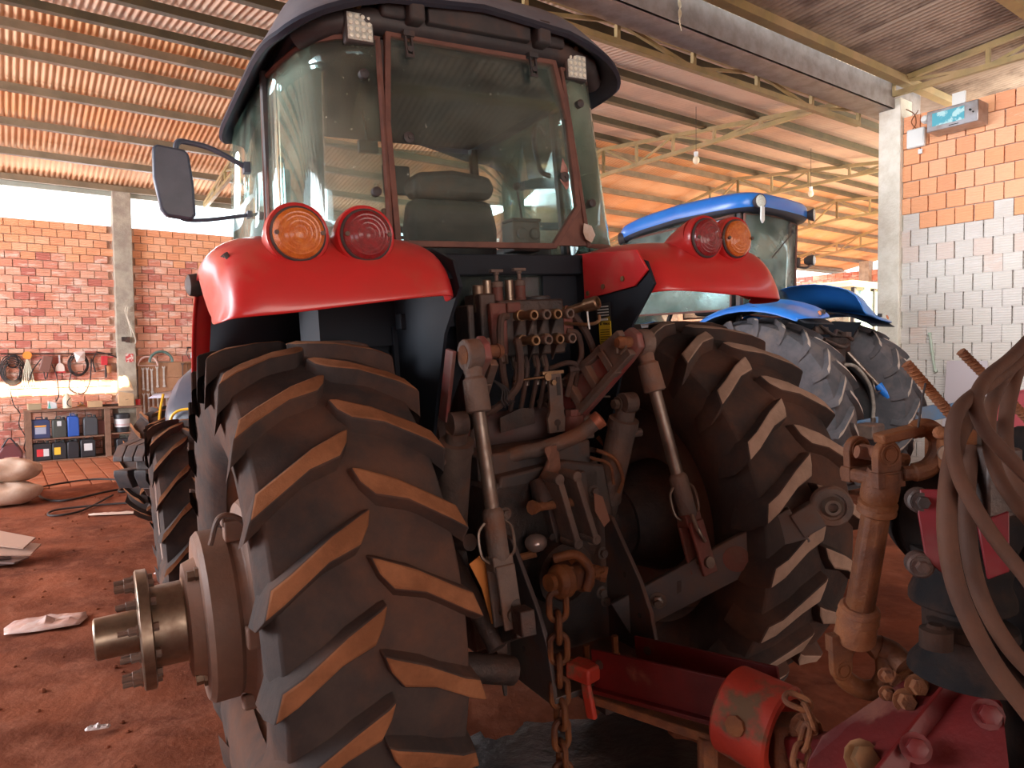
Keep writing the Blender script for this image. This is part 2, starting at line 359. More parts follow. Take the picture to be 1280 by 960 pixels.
# gutter and its truss
g = MB(); g.box((1.1, 4.42, 4.85), (17.4, .03, .34)).box((1.1, 4.58, 4.69), (17.4, .34, .02)).box((1.1, 4.74, 4.78), (17.4, .02, .18)).box((1.1, 4.405, 5.02), (17.4, .05, .02))
frame_obj(g.build('gutter', m_gutter, kind='structure'))
trn = 0
def truss(p0, p1, q0, q1, n, name='truss', diag=True, w=.06):
    # p: bottom chord, q: top chord in shed coordinates
    t = bpy.data.objects.new(name, None); COL.objects.link(t); frame_obj(t); t['kind'] = 'structure'
    p0, p1, q0, q1 = map(V, (p0, p1, q0, q1))
    MB().bar(p0, p1, w, w).build('chord', m_steel_y, t); MB().bar(q0, q1, w, w).build('chord', m_steel_y, t)
    for i in range(n+1):
        a = p0.lerp(p1, i/n); b = q0.lerp(q1, i/n)
        if (b-a).length > .1: MB().bar(a, b, w*.7, w*.7, upv=(1, .01, 0)).build('web', m_steel_y, t)
        if diag and i < n:
            a2 = p0.lerp(p1, (i+1)/n); b2 = q0.lerp(q1, (i+1)/n)
            s_, e_ = (a, b2) if i % 2 else (b, a2)
            MB().bar(s_, e_, w*.55, w*.55, upv=(1, .01, 0)).build('web', m_steel_y, t)
    return t
for a in (WA, 13.2, 17.2, 21.2, 3.25):
    truss((a, RB, 4.98), (a, 4.7, 4.98), (a, RB, RZ-.15), (a, 4.7, EZ-.14), 6)
    truss((a, RB, 4.98), (a, 14.2, 4.50), (a, RB, RZ-.15), (a, 14.2, LZ-.06), 6)
truss((-6, 4.85, 4.52), (WA-.1, 4.85, 4.60), (-6, 4.85, 4.76), (WA-.1, 4.85, 4.78), 14)
truss((WA-.12, 4.4, 4.84), (WA-.12, -8, 4.84), (WA-.12, 4.4, 4.98), (WA-.12, -8, 6.0), 12)
# ------------------------------------------------------------------ tractor materials
m_tyre = mat('tyre_rubber', (.036, .027, .026), (.058, .040, .035), rough=.85, scale=5, bump=.35, bscale=25, dust=(.15, .06, .033), dlo=.45, dhi=.85, dscale=3.0, spec=.25)
m_lug = mat('tyre_lug_top', (.18, .072, .034), (.28, .115, .055), rough=.92, scale=6, bump=.5, bscale=40, spec=.15)
m_lugp = mat('tyre_lug_top_pale', (.30, .205, .155), (.42, .29, .225), rough=.92, scale=6, bump=.5, bscale=40, spec=.15)
m_tyreg = mat('tyre_rubber_grey', (.07, .07, .08), (.11, .10, .11), rough=.85, scale=5, bump=.3, bscale=25, dust=(.22, .16, .13), dlo=.5, dhi=.8, dscale=2, spec=.25)
m_lugg = mat('tyre_lug_top_grey', (.32, .27, .24), (.42, .34, .30), rough=.9, scale=6)
m_red = mat('red_bodywork', (.62, .022, .026), (.55, .03, .028), rough=.30, scale=3, coat=.35, dust=(.50, .12, .07), dlo=.52, dhi=.86, dscale=5, topdust=.10)
m_blue = mat('blue_bodywork', (.02, .17, .62), (.025, .20, .66), rough=.32, scale=3, coat=.3, dust=(.25, .25, .34), dlo=.62, dhi=.9, dscale=4)
m_black = mat('black_panel', (.003, .006, .014), (.005, .009, .017), rough=.75, scale=4, dust=(.02, .016, .018), dlo=.55, dhi=.9, dscale=3)
m_roofb = mat('cab_roof_shell', (.20, .20, .23), (.15, .15, .18), rough=.4, scale=4)
m_under = mat('roof_lining', (.018, .022, .04), (.028, .03, .045), rough=.6, scale=4)
m_plast = mat('black_plastic', (.035, .035, .04), (.06, .05, .05), rough=.55, scale=6, dust=(.16, .08, .055), dlo=.5, dhi=.85, dscale=5, topdust=.25)
m_seal = mat('dusty_seal', (.19, .09, .07), (.13, .065, .055), rough=.85, scale=8)
m_iron = mat('dusty_cast_iron', (.12, .088, .078), (.175, .12, .098), rough=.65, metal=.25, scale=7, bump=.5, bscale=50, dust=DUST, dlo=.50, dhi=.85, dscale=5, topdust=.28)
m_irond = mat('dark_greasy_iron', (.036, .030, .030), (.075, .048, .040), rough=.5, metal=.3, scale=7, bump=.5, bscale=40, dust=(.13, .05, .03), dlo=.5, dhi=.85, dscale=5, topdust=.2)
m_rod = mat('worn_steel_rod', (.23, .18, .15), (.15, .11, .09), rough=.38, metal=.7, scale=9, dust=(.22, .11, .07), dlo=.5, dhi=.8, dscale=6)
m_steel = mat('bare_steel', (.30, .23, .17), (.18, .13, .10), rough=.35, metal=.85, scale=8, dust=(.25, .13, .08), dlo=.5, dhi=.85, dscale=4)
m_brown = mat('brown_housing', (.21, .11, .075), (.15, .08, .055), rough=.6, scale=4, bump=.25, bscale=30, dust=(.26, .12, .07), dlo=.5, dhi=.8, dscale=3)
m_blk = mat('black_oily_cast', (.008, .007, .008), (.018, .012, .010), rough=.85, spec=.15, scale=7, bump=.4, bscale=40, dust=(.06, .028, .018), dlo=.5, dhi=.85, dscale=5)
m_rust = mat('rust', (.24, .085, .03), (.14, .05, .025), rough=.85, scale=12, bump=.7, bscale=50)
m_ochre = mat('ochre_rust', (.15, .045, .009), (.075, .022, .008), rough=.7, scale=9, bump=.5, bscale=45)
m_redp = mat('red_implement_paint', (.11, .003, .003), (.075, .003, .003), rough=.5, scale=6, bump=.15, bscale=40, dust=(.22, .08, .05), dlo=.58, dhi=.8, dscale=6)
m_orgp = mat('worn_orange_red_paint', (.44, .035, .014), (.34, .025, .012), rough=.6, scale=5, bump=.3, bscale=40, dust=(.14, .08, .045), dlo=.5, dhi=.6, dscale=7)
m_brass = mat('worn_brass', (.36, .22, .12), (.22, .13, .08), rough=.4, metal=.8, scale=10)
m_amber = mat('amber_lens', (.60, .13, .015), (.72, .20, .03), rough=.15, scale=60, bump=.5, bscale=160, coat=.6)
m_redl = mat('red_lens', (.20, .008, .012), (.30, .01, .016), rough=.15, scale=60, bump=.5, bscale=160, coat=.6)
m_led = mat('led_face', (.75, .8, .75), (.55, .6, .55), rough=.2, scale=90, bump=.8, bscale=120)
m_white = mat('white_plastic', (.72, .76, .76), rough=.5)
m_yel = mat('yellow_sticker', (.85, .62, .03), (.7, .5, .04), rough=.6, scale=20)
m_mirror = mat('mirror_back', (.10, .12, .17), (.07, .09, .13), rough=.35, scale=5)
m_seat = mat('seat_fabric', (.035, .035, .04), (.06, .055, .055), rough=.85, scale=8)
g_rear = glass('rear_glass', (.90, .97, .95), dust=.035)
g_quart = glass('quarter_glass', (.90, .96, .95), dust=.10, veil_col=(.6, .62, .5), refl=1.0)  # pale veil also puts the brightness seen through into the glass colour
g_blue = glass('blue_cab_glass', (.92, .98, .97), dust=.24, veil_col=(.5, .6, .55))  # real dust, thickened to put brightness into the dark cab glass
m_hose = mat('rubber_hose', (.06, .035, .03), (.10, .05, .035), rough=.8, scale=10)
m_cable = mat('cable_black', (.03, .022, .022), rough=.7)

# ------------------------------------------------------------------ tyres
def tyre_mb(R, Wd, rr, n, lug=.045, lw=.074, lean=.175):
    m = MB(); h = Wd/2; Rc = R-lug
    prof = [(-.68*h, rr-.03), (-.83*h, rr), (-.91*h, rr+.03), (-.985*h, rr+(Rc-rr)*.45), (-.985*h, Rc-.09), (-.90*h, Rc-.03), (-.55*h, Rc-.008), (0, Rc),
            (.55*h, Rc-.008), (.90*h, Rc-.03), (.985*h, Rc-.09), (.985*h, rr+(Rc-rr)*.45), (.91*h, rr+.03), (.83*h, rr), (.68*h, rr-.03)]
    nn = 72; P = []; F = []
    for x, r in prof:
        for k in range(nn): a = 2*pi*k/nn; P.append(V((x, r*cos(a), r*sin(a))))
    for i in range(len(prof)-1):
        for k in range(nn):
            k2 = (k+1) % nn; F.append((i*nn+k, i*nn+k2, (i+1)*nn+k2, (i+1)*nn+k))
    m.add(P, F, 0)
    pt = lambda x, r, a: V((x, r*cos(a), r*sin(a)))
    for side in (-1, 1):
        for k in range(n):
            a0 = 2*pi*(k + (.5 if side > 0 else 0))/n
            # stations: x fraction, tangent shift, top radius, base radius, half width top, half width base
            st = [(-.02*h, .00, R-.008, Rc-.01, lw*.34, lw*.55), (.08*h, .03, R, Rc-.01, lw*.62, lw*.95), (.40*h, lean*.38, R-.002, Rc-.015, lw*.50, lw*.85),
                  (.80*h, lean*.80, R-.012, Rc-.035, lw*.52, lw*.95), (.99*h, lean*.98, R-.028, Rc-.07, lw*.56, lw*1.05), (1.03*h, lean*1.02, R-.10, Rc-.15, lw*.35, lw*.8)]
            P = []; F = []; mi = []
            for (x, t, rt_, rb, wt, wb_) in st:
                c = a0 + t/R; dx = .5
                for off, r in ((-wb_, rb), (-wt, rt_), (wt, rt_), (wb_, rb)):
                    # width measured square to the lug line
                    P.append(pt(side*(x+off*dx*.55), r, c+off*.9/R))
            for i in range(len(st)-1):
                for j in range(3):
                    F.append((i*4+j, i*4+j+1, (i+1)*4+j+1, (i+1)*4+j)); mi.append(1 if (j == 1 and i < 4) else 0)
            F.append((0, 1, 2, 3)); mi.append(0); e = (len(st)-1)*4; F.append((e+3, e+2, e+1, e)); mi.append(0)
            o = len(m.v); m.v += [tuple(p) for p in P]
            for f, q in zip(F, mi): m.f.append(tuple(i+o for i in f)); m.m.append(q)
    return m
def rim_mb(rr, Wd, disc=.0, side=-1, dish=.08):
    # side: the outer face of the wheel (-1 left, 1 right); origin wheel centre, axis X
    m = MB(); h = Wd/2*.82; s = side
    m.lathe((0, 0, 0), (1, 0, 0), [(-h, rr-.012), (-h-.008, rr+.012), (-h, rr+.02), (-h+.03, rr-.02), (-h*.5, rr-.05), (0, rr-.085), (h*.5, rr-.05), (h-.03, rr-.02), (h, rr+.02), (h+.008, rr+.012), (h, rr-.012)], 48, cap=False)
    m.lathe((0, 0, 0), (s, 0, 0), [(disc-.02, .0001), (disc-.02, .22), (disc+dish, .30), (disc+dish*.4, rr-.10), (disc, rr-.07), (disc-.012, rr-.07), (disc+dish*.4-.014, rr-.11), (disc+dish-.014, .30), (disc-.034, .21), (disc-.034, .0001)], 48, cap=False)
    return m
def hexbolt(p, d, r=.014, l=.012, wash=True, stud=.0):
    m = MB(); p = V(p); d = V(d).normalized()
    if wash: m.lathe(p, d, [(0, r*1.5), (.003, r*1.5)], 12)
    m.lathe(p+d*.003, d, [(0, r), (l, r), (l+.001, r*.9)], 6)
    if stud: m.lathe(p+d*l, d, [(0, r*.55), (stud, r*.55)], 8)
    return m
# ------------------------------------------------------------------ the red tractor
T1 = thing('tractor', 'large red tractor with a dusty cab, rear hitch and bare left axle hub', 'tractor', TO, None)
T1.matrix_world = MX.Translation(TO) @ MX.Rotation(TH, 4, 'Z') @ MX.Rotation(-RHO, 4, 'Y')
def bld(name, m, mt, parent=T1, **k): return m.build(name, mt, parent, **k)
RR, RT, RW = .895, .87, .56
tl_ = bld('rear_tyre', tyre_mb(RR, RW, .535, 22), [m_tyre, m_lug], smooth=40, bevel=.007, label='rear tyre with orange-brown dusty lugs'); tl_.location = (-RT, 0, RR); tl_.rotation_euler = (.09, 0, 0)
tr_ = bld('rear_tyre', tyre_mb(RR, RW, .535, 23), [m_tyre, m_lugp], smooth=40, bevel=.007, label='rear tyre with pale dusty lugs'); tr_.location = (RT, 0, RR); tr_.rotation_euler = (.02, 0, 0)
m_rim = mat('rim_paint', (.22, .14, .11), (.15, .095, .08), rough=.55, metal=.2, scale=5, dust=DUST, dlo=.5, dhi=.8, dscale=4)
bld('rim', rim_mb(.55, RW, disc=-.10, side=-1), m_rim, tl_); bld('rim', rim_mb(.55, RW, disc=-.02, side=1, dish=-.06), m_rim, tr_)
# left hub casting, flange and stub shaft
hz = .872
def hub():
    h = MB(); h.lathe((-.80, 0, hz), (-1, 0, 0), [(0, .36), (.20, .385), (.26, .375), (.28, .36), (.30, .29), (.33, .275), (.335, .25)], 40); H1 = bld('hub_casting', h, m_brown, bevel=.004)
    c = MB().lathe((-1.12, 0, hz), (-1, 0, 0), [(0, .27), (.02, .285), (.095, .285), (.11, .27), (.112, .20), (.15, .185), (.155, .15)], 40); bld('hub_cover', c, m_brown)
    for k in range(5):
        a = radians(35+72*k); r = MB().box((0, 0, 0), (.16, .07, .05)); o = r.build('rib', m_brown, H1, bevel=.008)
        o.location = (-1.05, .31*cos(a), hz+.31*sin(a)); o.rotation_euler = (a-pi/2, 0, 0)
    lug = MB().box((-1.10, -.10, hz+.30), (.09, .06, .07)).box((-1.145, -.10, hz+.335), (.012, .05, .04)); lug.build('casting_lug', m_brown, H1, bevel=.006)
    br = MB().tube(smoothpath([(-1.06, -.14, hz+.27), (-1.10, -.16, hz+.345), (-1.16, -.16, hz+.36), (-1.19, -.13, hz+.27)]), .009); br.build('pipe', m_iron, H1)
    cy = MB().lathe((-1.26, 0, hz), (-1, 0, 0), [(0, .142), (.012, .146), (.02, .133), (.125, .130), (.126, .10)], 40); bld('hub_sleeve', cy, m_steel)
    fl = MB().lathe((-1.375, 0, hz), (-1, 0, 0), [(0, .185), (.004, .192), (.034, .192), (.038, .186), (.040, .07)], 48); FL = bld('hub_flange', fl, m_steel)
    st = MB().lathe((-1.41, 0, hz), (-1, 0, 0), [(0, .068), (.125, .066), (.13, .060), (.131, .03)], 32); bld('stub_shaft', st, m_steel)
    for k in range(12):
        a = 2*pi*k/12+.2; y, z = .160*cos(a), .160*sin(a)
        b = MB().lathe((-1.415, y, hz+z), (-1, 0, 0), [(0, .018), (.006, .018), (.0061, .0135), (.028, .0135), (.03, .009), (.058, .009)], 8)
        b.lathe((-1.375, y, hz+z), (1, 0, 0), [(0, .014), (.016, .014)], 6)
        b.build('wheel_stud', m_iron, FL, smooth=30)
    for k in range(3):
        a = radians(60+120*k+180); b = MB().lathe((-1.23, .20*cos(a), hz+.20*sin(a)), (-1, 0, 0), [(0, .026), (.012, .026), (.013, .018), (.035, .018)], 6); bld('plug', b, m_steel, smooth=30)
    bld('axle_trumpet', MB().lathe((-.72, 0, hz), (1, 0, 0), [(0, .20), (.1, .17), (.3, .15), (.42, .18)], 24), m_irond)
    bld('axle_trumpet', MB().lathe((.72, 0, hz), (-1, 0, 0), [(0, .20), (.1, .17), (.3, .15), (.42, .18)], 24), m_irond)
    bld('hub_casting', MB().lathe((.55, 0, hz), (1, 0, 0), [(0, .18), (.2, .26), (.36, .28), (.50, .2)], 32), m_irond)
hub()
# front wheels
FT, FR, WB_ = 1.035, .67, 2.537
m_ft = tyre_mb(FR, .40, .385, 19, lug=.038, lw=.052, lean=.22)
for s in (-1, 1):
    o = m_ft.build('front_tyre', [m_tyre, m_lug], T1, smooth=40); o.location = (s*FT, WB_, FR); o.rotation_euler = (.1, 0, .0)
    rim_mb(.385, .40, disc=.03, side=s, dish=.07).build('rim', m_rim, o)
    bld('front_hub', MB().lathe((s*.8, WB_, FR), (s, 0, 0), [(0, .14), (.15, .16), (.3, .15), (.33, .11), (.38, .10), (.385, .05)], 24), m_iron)
bld('front_axle', MB().cyl((-.85, WB_, FR), (.85, WB_, FR), .085, n=16).lathe((0, WB_-.15, FR), (0, 1, 0), [(0, .16), (.15, .19), (.3, .16)], 16), m_irond)
# chassis, engine, hood
bld('transmission', MB().box((0, .55, .86), (.52, 1.7, .72)).box((0, 1.9, .82), (.42, 1.1, .5)).lathe((0, -.02, hz), (0, -1, 0), [(0, .27), (.2, .26), (.22, .1)], 24), m_irond, bevel=.02)
bld('engine', MB().box((0, 2.35, 1.05), (.56, 1.2, .62)), m_irond, bevel=.02)
hd = [[V((x*w, y, z0+(z1-z0)*q)) for x, q in ((-1, 0), (-1, .75), (-.8, .95), (0, 1), (.8, .95), (1, .75), (1, 0))] for y, w, z0, z1 in ((1.75, .36, 1.1, 1.78), (2.6, .34, 1.1, 1.70), (3.3, .31, 1.05, 1.60), (3.5, .26, 1.1, 1.50), (3.52, .24, 1.12, 1.46))]
h = MB().grid(hd); h.add([hd[-1][i] for i in range(7)], [tuple(range(7))]); bld('hood', h, m_red, solid=.012)
bld('fuel_tank', MB().box((-.48, 1.2, .8), (.34, .9, .5)), m_plast, bevel=.05); bld('cab_step', MB().box((.62, 1.25, .55), (.3, .35, .03)).box((.62, 1.25, .85), (.3, .35, .03)).box((.46, 1.25, .8), (.03, .35, .8)), m_plast, bevel=.006)
# ---------------- cab
YT = lambda z: .075*(z-2.14)/.815 - .02*(1-(z-2.14)/.815)        # rear face leans forward going up
def rp(x, z, y=0): return V((x, YT(z)+y, z))
def strip(name, pts, w, d, material, parent=T1, closed=True):
    m = MB(); n = len(pts)
    for i in range(n if closed else n-1): m.bar(pts[i], pts[(i+1) % n], w, d, upv=(0, 1, 0))
    for p in pts: m.box(p, (w*.9, d, w*.9))
    return bld(name, m, material, parent, bevel=.004)
zt, zb = 2.955, 2.135
rearpoly = [(-.385, zt), (.385, zt-.003), (.425, 2.70), (.425, 2.31), (.275, zb), (-.435, zb), (-.425, 2.6)]
RG = bld('rear_window', MB().prism(rearpoly, -.004, .004, lambda u, w, d: rp(u, w, d)), g_rear, smooth=0)
strip('window_seal', [rp(u, w) for u, w in rearpoly], .024, .03, m_seal, RG)
for p in ((-.385, 2.55), (.37, 2.44)):
    MB().lathe(rp(p[0]+.04 if p[0] < 0 else p[0], p[1], -.005), (0, -1, 0), [(0, .022), (.01, .022), (.014, .012)], 16).lathe(rp(p[0]+.04 if p[0] < 0 else p[0], p[1], -.019), (0, -1, 0), [(0, .008), (.006, .008)], 10).build('window_knob', m_plast, RG)
for x in (-.31, .26):
    hm = MB().bar(rp(x-.013, 2.95, -.03), rp(x-.013, 2.87, -.03), .008, .012).bar(rp(x+.013, 2.95, -.03), rp(x+.013, 2.87, -.03), .008, .012).box(rp(x, 2.955, -.03), (.045, .03, .02)).box(rp(x, 2.87, -.028), (.034, .012, .012)).lathe(rp(x, 2.895, -.02), (0, -1, 0), [(0, .012), (.02, .012)], 10)
    hm.build('window_hinge', m_plast, RG)
MB().prism([(-.02, .03), (.02, .02), (.035, -.02), (.01, -.055), (-.02, -.04), (-.03, -.01)], -.007, -.009, lambda u, w, d: rp(.45+u, 2.205+w, d-.02)).build('torn_paper', mat('paper_white', (.62, .55, .50), (.5, .38, .3), rough=.8, scale=15), RG)
MB().prism([(-.015, .0), (.0, .05), (.018, .01), (.02, -.015), (-.02, -.015)], -.006, -.008, lambda u, w, d: rp(.372+u, 2.475+w, d)).prism([(-.028, .0), (.02, -.0), (.014, -.035), (.0, -.045)], -.006, -.008, lambda u, w, d: rp(.372+u, 2.43+w, d)).build('torn_sticker', mat('torn_sticker_pink', (.5, .28, .24), (.25, .1, .08), rough=.8, scale=20), RG)
# quarter windows (curved), their seals and the corner posts
for s in (-1, 1):
    plan = [(.462, 0), (.54, .012), (.615, .05), (.68, .12), (.73, .24), (.765, .40), (.78, .58)]
    rows = []
    for i in range(9):
        f = i/8; z = 2.14+(2.93-2.14)*f; r = []
        for x, y in plan:
            lean_ = YT(z)*max(0, 1-y/.58); r.append(V((s*(x-.03*f*(.5 if y > .2 else .2)-(.03*f)), y+lean_+.05*f*(y > .3), z)))
        rows.append(r)
    q = bld('quarter_window', MB().grid(rows), g_quart, smooth=80, solid=.006)
    edge = [rows[0][i] for i in range(7)] + [rows[i][6] for i in range(1, 9)] + [rows[8][i] for i in range(5, -1, -1)] + [rows[i][0] for i in range(7, 0, -1)]
    m = MB().tube(edge, .013, 6, closed=True); m.build('window_seal', m_seal, q)
    for zz in (2.33, 2.78):
        p = rp(s*.50, zz, -.012); MB().lathe(p, (0, -1, 0), [(-.02, .018), (.006, .018), (.01, .01)], 12).build('window_knob', m_plast, q)
    m = MB().tube([rows[i][0]+V((-s*.020, .012, 0)) for i in range(9)], .010, 8); bld('corner_post', m, m_plast)
    # door glass and front posts
    d = MB().grid([[V((s*(.785-.04*f), y, 2.14+.79*f)) for y in (.62, 1.1, 1.55)] for f in (0, .5, 1)]); DG = bld('door_window', d, g_quart, solid=.006)
    MB().tube([(s*.785, .62, 2.13), (s*.745, .64, 2.93)], .014, 6).build('window_seal', m_seal, DG)
    bld('door_post', MB().tube([(s*.775, .60, 1.9), (s*.74, .62, 2.95)], .022, 8), m_plast)
    bld('front_post', MB().tube([(s*.77, 1.56, 1.4), (s*.70, 1.48, 2.95)], .03, 8), m_plast)
    bld('door_panel', MB().prism([(.45, 2.12), (1.56, 2.12), (1.56, 1.35), (1.0, 1.30), (.95, 1.8), (.7, 2.05)], s*.76, s*.785, YZ), m_black, bevel=.004)
bld('windscreen', MB().grid([[V((x, 1.60-.06*f-(abs(x)*.06), 1.75+1.18*f)) for x in (-.74, -.3, .3, .74)] for f in (0, 1)]), g_blue, solid=.006)
# roof: shell with an overhanging lip and a recess below
def roofring(hx, y0, y1, zf, n=56, ex=.32):
    out = []; yc = (y0+y1)/2; hy = (y1-y0)/2
    for k in range(n):
        a = 2*pi*k/n; c_, s_ = cos(a), sin(a)
        x = hx*math.copysign(abs(c_)**ex, c_); y = yc+hy*math.copysign(abs(s_)**ex, s_); out.append(V((x, y, zf(x, y))))
    return out
lipz = lambda x, y: 3.065 - .17*min(1, (abs(x)/.80))**2.4 - .02*max(0, y-.2)
def roof_mesh():
    m = MB(); R_ = []
    Y0, Y1 = -.03, 1.66
    def ring(k, dz, flat=0.):
        return roofring(.84*k if k > .9 else .84*k, Y0+(1-k)*.8, Y1-(1-k)*.8, lambda x, y: lipz(x/k if k > .3 else x, y)*(1-flat)+3.14*flat+dz)
    R_ = [ring(.60, .075, 1), ring(.88, .02, .35), ring(.965, .008), ring(.985, 0), ring(1.0, .010), ring(.996, .028), ring(.975, .052), ring(.93, .085, .1), ring(.84, .10, .55), ring(.6, .10, .95), ring(.3, .11, 1)]
    n = len(R_[0]); P = [p for r in R_ for p in r]; F = []
    for i in range(len(R_)-1):
        for k in range(n): F.append((i*n+k, (i+1)*n+k, (i+1)*n+(k+1) % n, i*n+(k+1) % n))
    m.v = [tuple(p) for p in P]; m.f = F; m.m = [0 if i >= 5 else 1 for i in range(len(R_)-1) for _ in range(n)]
    m.f.append(tuple(range(n))); m.m.append(1); m.f.append(tuple((len(R_)-1)*n+k for k in range(n))[::-1]); m.m.append(0)
    return m
RF = bld('cab_roof', roof_mesh(), [m_roofb, m_under], smooth=50)
bld('headliner', MB().box((0, .85, 2.99), (1.42, 1.35, .06)), m_under, bevel=.02)
hp = [(x, .10 + (.05 if abs(x) < .5 else .05+(abs(x)-.5)*.5), z) for x, z in ((-.72, 2.96), (-.6, 3.0), (-.45, 3.015), (0, 3.02), (.45, 3.015), (.6, 3.0), (.72, 2.96))]
HB = bld('rear_header', MB().tube([(-.70, .22, 2.955), (-.60, .12, 2.98), (-.45, .09, 3.0), (0, .085, 3.0), (.45, .09, 3.0), (.60, .12, 2.98), (.70, .22, 2.955)], .05, 12), m_plast)
MB().box((0, .035, 3.035), (.47, .06, .075)).box((0, .0, 3.075), (.45, .04, .012)).build('vent_grille', m_plast, HB, bevel=.006)
for x in (-.29, .29): MB().box((x, .02, 3.035), (.065, .085, .10)).build('vent_bracket', m_plast, HB, bevel=.012)
for x in (-.37, .37): MB().box((x, .05, 3.03), (.10, .06, .06)).build('side_duct', m_plast, HB, bevel=.012)
for s in (-1, 1):
    x = s*.50; y = .075; z = 2.955 if s < 0 else 2.945
    L_ = bld('work_lamp', MB().box((x, y, z), (.115, .04, .118)), m_plast, bevel=.008)
    fc = MB().box((x, y-.022, z), (.098, .006, .10)); fc.build('lamp_lens', m_led, L_, bevel=.002)
    dots = MB()
    for i in range(4):
        for j in range(4): dots.lathe((x-.036+.024*i, y-.025, z-.036+.024*j), (0, -1, 0), [(0, .009), (.004, .008), (.006, .002)], 8)
    dots.build('led', mat('led_chip', (.9, .92, .8), rough=.2), L_)
    fin = MB()
    for i in range(6): fin.box((x-.045+.018*i, y+.03, z), (.006, .03, .1))
    fin.build('cooling_fins', m_plast, L_)
    MB().box((x-.02*s, y, z+.068), (.07, .012, .02)).box((x-.04, y-.004, z+.09), (.03, .008, .025)).lathe((x, y-.01, z+.078), (0, -1, 0), [(0, .012), (.012, .012)], 6).build('lamp_bracket', m_brass, L_)
    MB().tube(smoothpath([(x+s*.03, y+.03, z+.06), (x+s*.05, y+.01, z+.085), (x+s*.035, y+.02, z+.11), (x, y+.04, z+.12)]), .004, 6).build('lamp_wire', m_cable, L_)
# seat, console, levers and inner mirrors
seat = bld('seat', MB().box((.06, .72, 2.02), (.50, .5, .14)), m_seat, bevel=.04)
bk = MB().prism([(-.22, 2.06), (-.235, 2.28), (-.21, 2.42), (.21, 2.42), (.235, 2.28), (.22, 2.06)], .46, .58, XZ); bk.build('seat_back', m_seat, seat, bevel=.035).location.x = .05
hr = MB().prism([(-.19, 2.42), (-.215, 2.47), (-.19, 2.53), (0, 2.55), (.19, 2.53), (.215, 2.47), (.19, 2.42)], .43, .58, XZ); hr.build('seat_top_cushion', m_plast, seat, bevel=.03).location.x = .05
bld('cab_floor', MB().box((0, .85, 1.72), (1.5, 1.4, .06)).box((0, .25, 1.93), (1.45, .30, .36)), m_black)
bld('switch_box', MB().box((.20, .12, 2.19), (.14, .10, .13)).lathe((.17, .07, 2.20), (0, -1, 0), [(0, .026), (.02, .026)], 16).lathe((.235, .07, 2.20), (0, -1, 0), [(0, .026), (.02, .026)], 16).box((.20, .11, 2.26), (.15, .10, .015)), m_plast, bevel=.008)
bld('lever', MB().tube([(.50, .55, 2.15), (.44, .5, 2.35), (.41, .48, 2.48)], .006, 8).sph((.408, .48, 2.50), .02), m_plast)
bld('side_console', MB().box((.52, .9, 2.08), (.2, .8, .3)), m_plast, bevel=.03)
bld('steering_wheel', MB().lathe((0, 1.28, 2.35), (0, -.5, 1), [(0, .19), (.02, .205), (.04, .19), (.02, .18)], 28, cap=False).tube([(0, 1.45, 1.8), (0, 1.28, 2.36)], .03, 8).bar((-.19, 1.28, 2.36), (.19, 1.28, 2.36), .03, .015), m_plast)
bld('monitor', MB().box((-.20, .9, 2.75), (.10, .03, .06)).tube([(-.2, .9, 2.78), (-.2, .95, 2.95)], .006), m_plast, bevel=.004)
bld('sun_visor', MB().box((.12, 1.35, 2.70), (.17, .02, .17)), m_plast, bevel=.01)
bld('grab_handle', MB().tube(smoothpath([(.60, .5, 2.78), (.52, .45, 2.80), (.50, .44, 2.70), (.53, .44, 2.58), (.62, .5, 2.57)]), .013, 8), m_plast)
# outside mirrors
for s in (-1, 1):
    bld('mirror_arm', MB().tube(smoothpath([(s*.77, 1.0, 2.41), (s*.98, .98, 2.375), (s*1.08, .96, 2.375), (s*1.10, .96, 2.42)]), .009, 8).box((s*.775, 1.0, 2.41), (.03, .05, .03)), m_mirror)
    arm = bld('mirror_arm', MB().tube(smoothpath([(s*.77, 1.0, 2.63), (s*.92, .98, 2.70), (s*1.02, .97, 2.72), (s*1.07, .96, 2.715), (s*1.085, .96, 2.66)]), .013, 8).box((s*.775, 1.0, 2.63), (.03, .05, .05)), m_mirror)
    mm = MB().prism([(-.078, .15), (-.06, .165), (.05, .15), (.07, .13), (.08, .0), (.078, -.14), (.06, -.165), (-.045, -.15), (-.066, -.12), (-.085, .02)], 0, .05, lambda u, w, d: V((s*1.10+u, .93+d, 2.53+w)))
    mo = mm.build('mirror', m_mirror, arm, bevel=.012)
# ---------------- cab rear lower frame
bld('rear_crossbar', MB().box((0, .0, 2.055), (.92, .07, .085)), m_black, bevel=.006)
bld('rear_lower_window', MB().box((.02, .03, 1.955), (.46, .008, .12)), g_rear)
bld('rear_lower_panel', MB().box((-.28, .03, 1.93), (.18, .04, .18)).box((.33, .03, 1.93), (.20, .04, .18)).box((0, .02, 1.84), (.88, .06, .06)).box((0, .10, 1.55), (.88, .03, .55)), m_black, bevel=.004)
for s in (-1, 1):
    bld('corner_gusset', MB().prism([(.28, 2.14), (.46, 2.14), (.46, 2.34)], .0, .02, lambda u, w, d: V((s*u if s > 0 else -.46+(.46-u)*0-.0, d+YT(w)-.0, w))) if s > 0 else MB().box((-.462, .01, 2.2), (.03, .03, .14)), m_seal)
